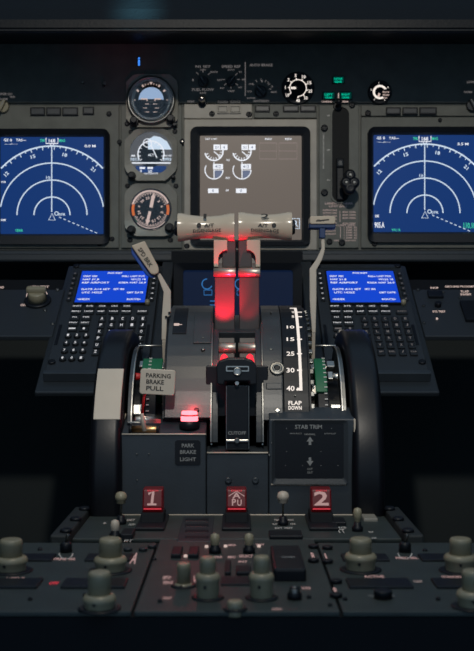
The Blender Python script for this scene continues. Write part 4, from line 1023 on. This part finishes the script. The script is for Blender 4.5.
# small panels, windows and marks
def pbox(parent, x0, y0, x1, y1, h, name, m, bev=.001):
    u0, v0, u1, v1 = rect(PP, x0, y0, x1, y1, h); return MB().box(PP, u0, v0, u1, v1, -.001, h, bev).build(name, m, parent)
for s, par, x0, x1 in ((-1, lp, -.222, -.150), (-1, lp, -.142, -.082), (1, rp, .082, .142), (1, rp, .150, .222)):
    ya, yb = Yb(589), Yb(580)
    MB().box(PP, x0+.005, ya, x1-.005, yb, -.001, .002, .001).build('frequency_window', 'black', par)
    MB().box(PP, x0+.01, .905, x1-.01, .93, -.001, .002, .001).build('dark_strip', 'black', par)
for px, s, py in ((14, 'ACTIVE', 578.5), (374, 'ACTIVE', 576.5), (452, 'STANDBY', 577), (88, 'STANDBY', 0)):
    if py: legend([(s, px, py, 20, 2.4)], 'lit_rose', lp if px < 200 else rp, PP, .0005)
legend([('OFF', 54, 583, 9, 2.6)], 'lit_rose', lp, PP, .0005) if 0 else legend([('OFF', 54, 583, 9, 2.6)], 'red_bright', lp, PP, .0005)
legend([('OFF', 418, 581.5, 9, 2.2)], 'print_pink', rp, PP, .0005)
legend([('FREQ SEL', 65, 559, 22, 2.4)], 'lit_rose', lp, PP, .0005); legend([('FREQ SEL', 407, 558, 22, 2.2)], 'lit_rose', rp, PP, .0005)
for par, x in ((lp, 66), (rp, 405)):
    b = MB(); b.arc(PP, x, 552, 7, 190, 350, 1.1, .0006); 
    b.build('knob_arc', 'print_white', par)
    u, v = on(x, 552); b = MB(); b.lathe(PP, u, v, [(.0055, 0), (.0055, .007), (.004, .009), (.001, .0092)], 16); b.build('transfer_switch', 'black', par)
    b = MB(); b.rod((u, v, ZP+.008), (u+.002, v, ZP+.016), .0014, .002); b.build('switch_bat', 'steel_dark', par)
    for dx in (-4, 4): MB().cyl(PP, *on(x+dx, 548.5), 0, .002, .0015).build('small_stud', 'steel', par)
u, v = on(383, 598); MB().cyl(PP, u, v, 0, .006, .007).build('push_button', 'black', rp)
legend([('TEST', 372, 596, 8, 1.8), ('COMM', 391, 596, 8, 1.8)], 'print_grey', rp, PP, .0005)
# slotted vent on the fire panel
vt = pbox(fp, 180, 516.5, 213, 541, .0006, 'vent_plate', 'stand_dark')
for y in (519.5, 525, 530.7, 537): pbox(fp, 185, y-1.3, 208.5, y+1.3, .0012, 'vent_slot', 'black')
pbox(fp, 269, 530, 302, 535.5, .003, 'label_strip', 'black')
legend([('TEST', 277, 520, 6, 1.8), ('OVHT', 291, 520, 6, 1.8), ('FAULT', 275, 524, 5, 1.6), ('FIRE', 293, 524, 5, 1.6), ('EXT TEST', 284, 528, 18, 1.8)], 'print_white', fp, PP, .0008)
legend([('DET', 131, 520, 8, 2), ('NORM', 132, 524.5, 6, 2), ('P/T', 128.5, 540.5, 8, 3), ('BELL', 105, 523, 3, 1.8)], 'print_white', fp, PP, .0008)
legend([('TT', 341, 531, 8, 4), ('ENG', 338, 527.5, 16, 1.6), ('FAULT', 371, 532, 5, 1.6), ('LOOP', 374, 538, 5, 1.6)], 'print_white', fp, PP, .0008)
pbox(fp, 122, 528, 134, 534, .006, 'dark_lens', 'black'); pbox(fp, 330, 517, 345, 522, .004, 'dark_lens', 'black')
pbox(fp, 362, 513, 376, 518.5, .003, 'pale_label', 'bezel_grey')
# centre panel: rows of keys, module, dividers
pbox(cp, 272, 545, 303, 569, .010, 'raised_module', 'black', .002)
legend([('COMM', 288, 557, 13, 1.8)], 'print_grey', cp, PP, .0104)
b = MB(); b.lpx(PP, [(271, 548), (300, 548)], 1.2, .0106); b.build('module_line', 'stand', cp)
for x0, x1 in ((172, 182), (189, 199)): pbox(cp, x0, 546, x1, 554, .004, 'square_button', 'black')
for x, y, m in ((206.5, 547.5, 'lit'), (225.5, 547, 'lit'), (259, 547, 'lit'), (185.5, 557, 'lit')): MB().cyl(PP, *on(x, y), 0, .002, .0016).build('small_lamp', m, cp)
legend([('MKR', 232, 545, 8, 1.8), ('SPKR', 218, 557, 9, 2.2), ('MIC', 232, 557, 8, 2.2), ('SELECT', 246, 556, 14, 2.6), ('INT', 243, 561.5, 9, 2), ('TEST', 260, 544.5, 9, 1.6)], 'lit_rose', cp, PP, .0008)
legend([('BFO', 167, 577.5, 8, 3.2), ('SENS', 168, 582.5, 10, 3), ('ADF', 167, 598, 9, 2.2), ('V', 195, 579, 4, 7), ('VOICE', 306, 588, 9, 2.4), ('AUDIO', 277, 609, 10, 2)], 'lit_rose', cp, PP, .0008)
pbox(cp, 225, 560, 231, 572, .003, 'square_button', 'black'); pbox(cp, 236, 565, 251, 572, .003, 'square_button', 'black'); pbox(cp, 221, 576, 250, 584, .0015, 'dark_recess', 'black')
b = MB(); b.lpx(PP, [(221, 580), (250, 580)], 1.4, .0018); b.build('thin_line', 'stand', cp)
# selector key columns next to the centre panel edges
for x, y, s, par, m in ((118, 558, 'A', lp, 'lit_rose'), (134.5, 558, 'A', lp, 'lit_rose')):
    legend([(s, x, y, 6, 11)], m, par, PP, .0008)
for x, y in ((152, 548), (128, 551), (143, 551)): MB().cyl(PP, *on(x, y), 0, .003, .004).build('small_stud', 'stand_dark', cp if x > 150 else lp)
for x, y, s in ((313.5, 556, 'R'), (327.5, 557, 'L'), (336, 591, 'R')):
    par = cp if x < 320 else rp
    o = MB().cyl(PP, *on(x, y+6), 0, .003, .0048, seg=24).build('round_pad', 'black', par)
    o = MB().cyl(PP, *on(x, y-8), 0, .003, .0048, seg=24).build('round_pad', 'black', par)
    legend([(s, x, y, 4, 7)], 'lit_rose', par, PP, .0008)
for x, y in ((40, 550), (85, 596), (30, 600), (438, 600), (425, 551), (345, 600), (309, 598), (160, 602), (330, 606), (154, 560)): screw(PP, x, y, 2.0, cp if 155 < x < 320 else (lp if x < 160 else rp), 'black')
M_ = None

# ================================================================ lights, world, camera
def area(name, loc, aim, power, size, col, size_y=None, spread=None):
    l = bpy.data.lights.new(name, 'AREA'); l.energy = power; l.size = size; l.color = col
    if size_y: l.shape = 'RECTANGLE'; l.size_y = size_y
    if spread: l.spread = math.radians(spread)
    o = bpy.data.objects.new(name, l); COL.objects.link(o); o.location = loc
    o.rotation_euler = (Vector(aim)-Vector(loc)).to_track_quat('-Z', 'Y').to_euler(); return o
def spot(name, loc, aim, power, col, ang, blend, rad):
    l = bpy.data.lights.new(name, 'SPOT'); l.energy = power; l.color = col; l.spot_size = math.radians(ang); l.spot_blend = blend; l.shadow_soft_size = rad
    o = bpy.data.objects.new(name, l); COL.objects.link(o); o.location = loc
    o.rotation_euler = (Vector(aim)-Vector(loc)).to_track_quat('-Z', 'Y').to_euler(); return o
spot('dome_light', (0.02, -.30, 1.0), (0.0, 1.75, .25), 60, (1.0, .93, .82), 58, 1.0, .04)
spot('overhead_flood', (0.0, .72, .9), (0, .92, -.2), 11, (1.0, .86, .66), 50, 1.0, .05)
spot('added_hood_patch_spot', (-.10, 1.15, 1.0), (-.148, 1.555, .475), 30, (.25, .75, 1.0), 5, 1.0, .03)  # narrow blue spot added to make the reflected patch on the hood
l = bpy.data.lights.new('park_lamp_bulb', 'POINT'); l.energy = .04; l.color = (1, .03, .05); l.shadow_soft_size = .006
o = bpy.data.objects.new('park_lamp_bulb', l); COL.objects.link(o); o.location = (ux+.004, 1.136, -.086)
for n_, x_, e_ in (('left_fuel_lever_light', -.019, .13), ('right_fuel_lever_light', .014, .015)):
    l = bpy.data.lights.new(n_, 'POINT'); l.energy = e_; l.color = (1, .02, .05); l.shadow_soft_size = .006
    o = bpy.data.objects.new(n_, l); COL.objects.link(o); o.location = (x_, 1.180, -.044)
for n_, x_, e_ in (('added_left_blade_spot', -.0185, 1.5), ('added_right_blade_spot', .0145, .20)):  # red spots added without a fitting, to redden the lever blades
    spot(n_, (x_, 1.2065, -.006), (x_*.75, 1.238, .032), e_, (1, .01, .04), 62, .8, .004)
w = bpy.data.worlds.new('cockpit_dark'); S.world = w; w.use_nodes = True
w.node_tree.nodes['Background'].inputs[0].default_value = (.14, .215, .30, 1); w.node_tree.nodes['Background'].inputs[1].default_value = 1.3
c = bpy.data.cameras.new('camera'); co = bpy.data.objects.new('camera', c); COL.objects.link(co); S.camera = co
co.location = (0, 0, 0); co.rotation_euler = (PI/2, 0, 0)
c.sensor_fit = 'HORIZONTAL'; c.sensor_width = 36; c.lens = 36*FPX/474; c.clip_start = .02
c.dof.use_dof = True; c.dof.focus_distance = 1.28; c.dof.aperture_fstop = 16
S.view_settings.view_transform = 'Standard'; S.view_settings.look = 'None'; S.view_settings.exposure = 0; S.view_settings.gamma = 1
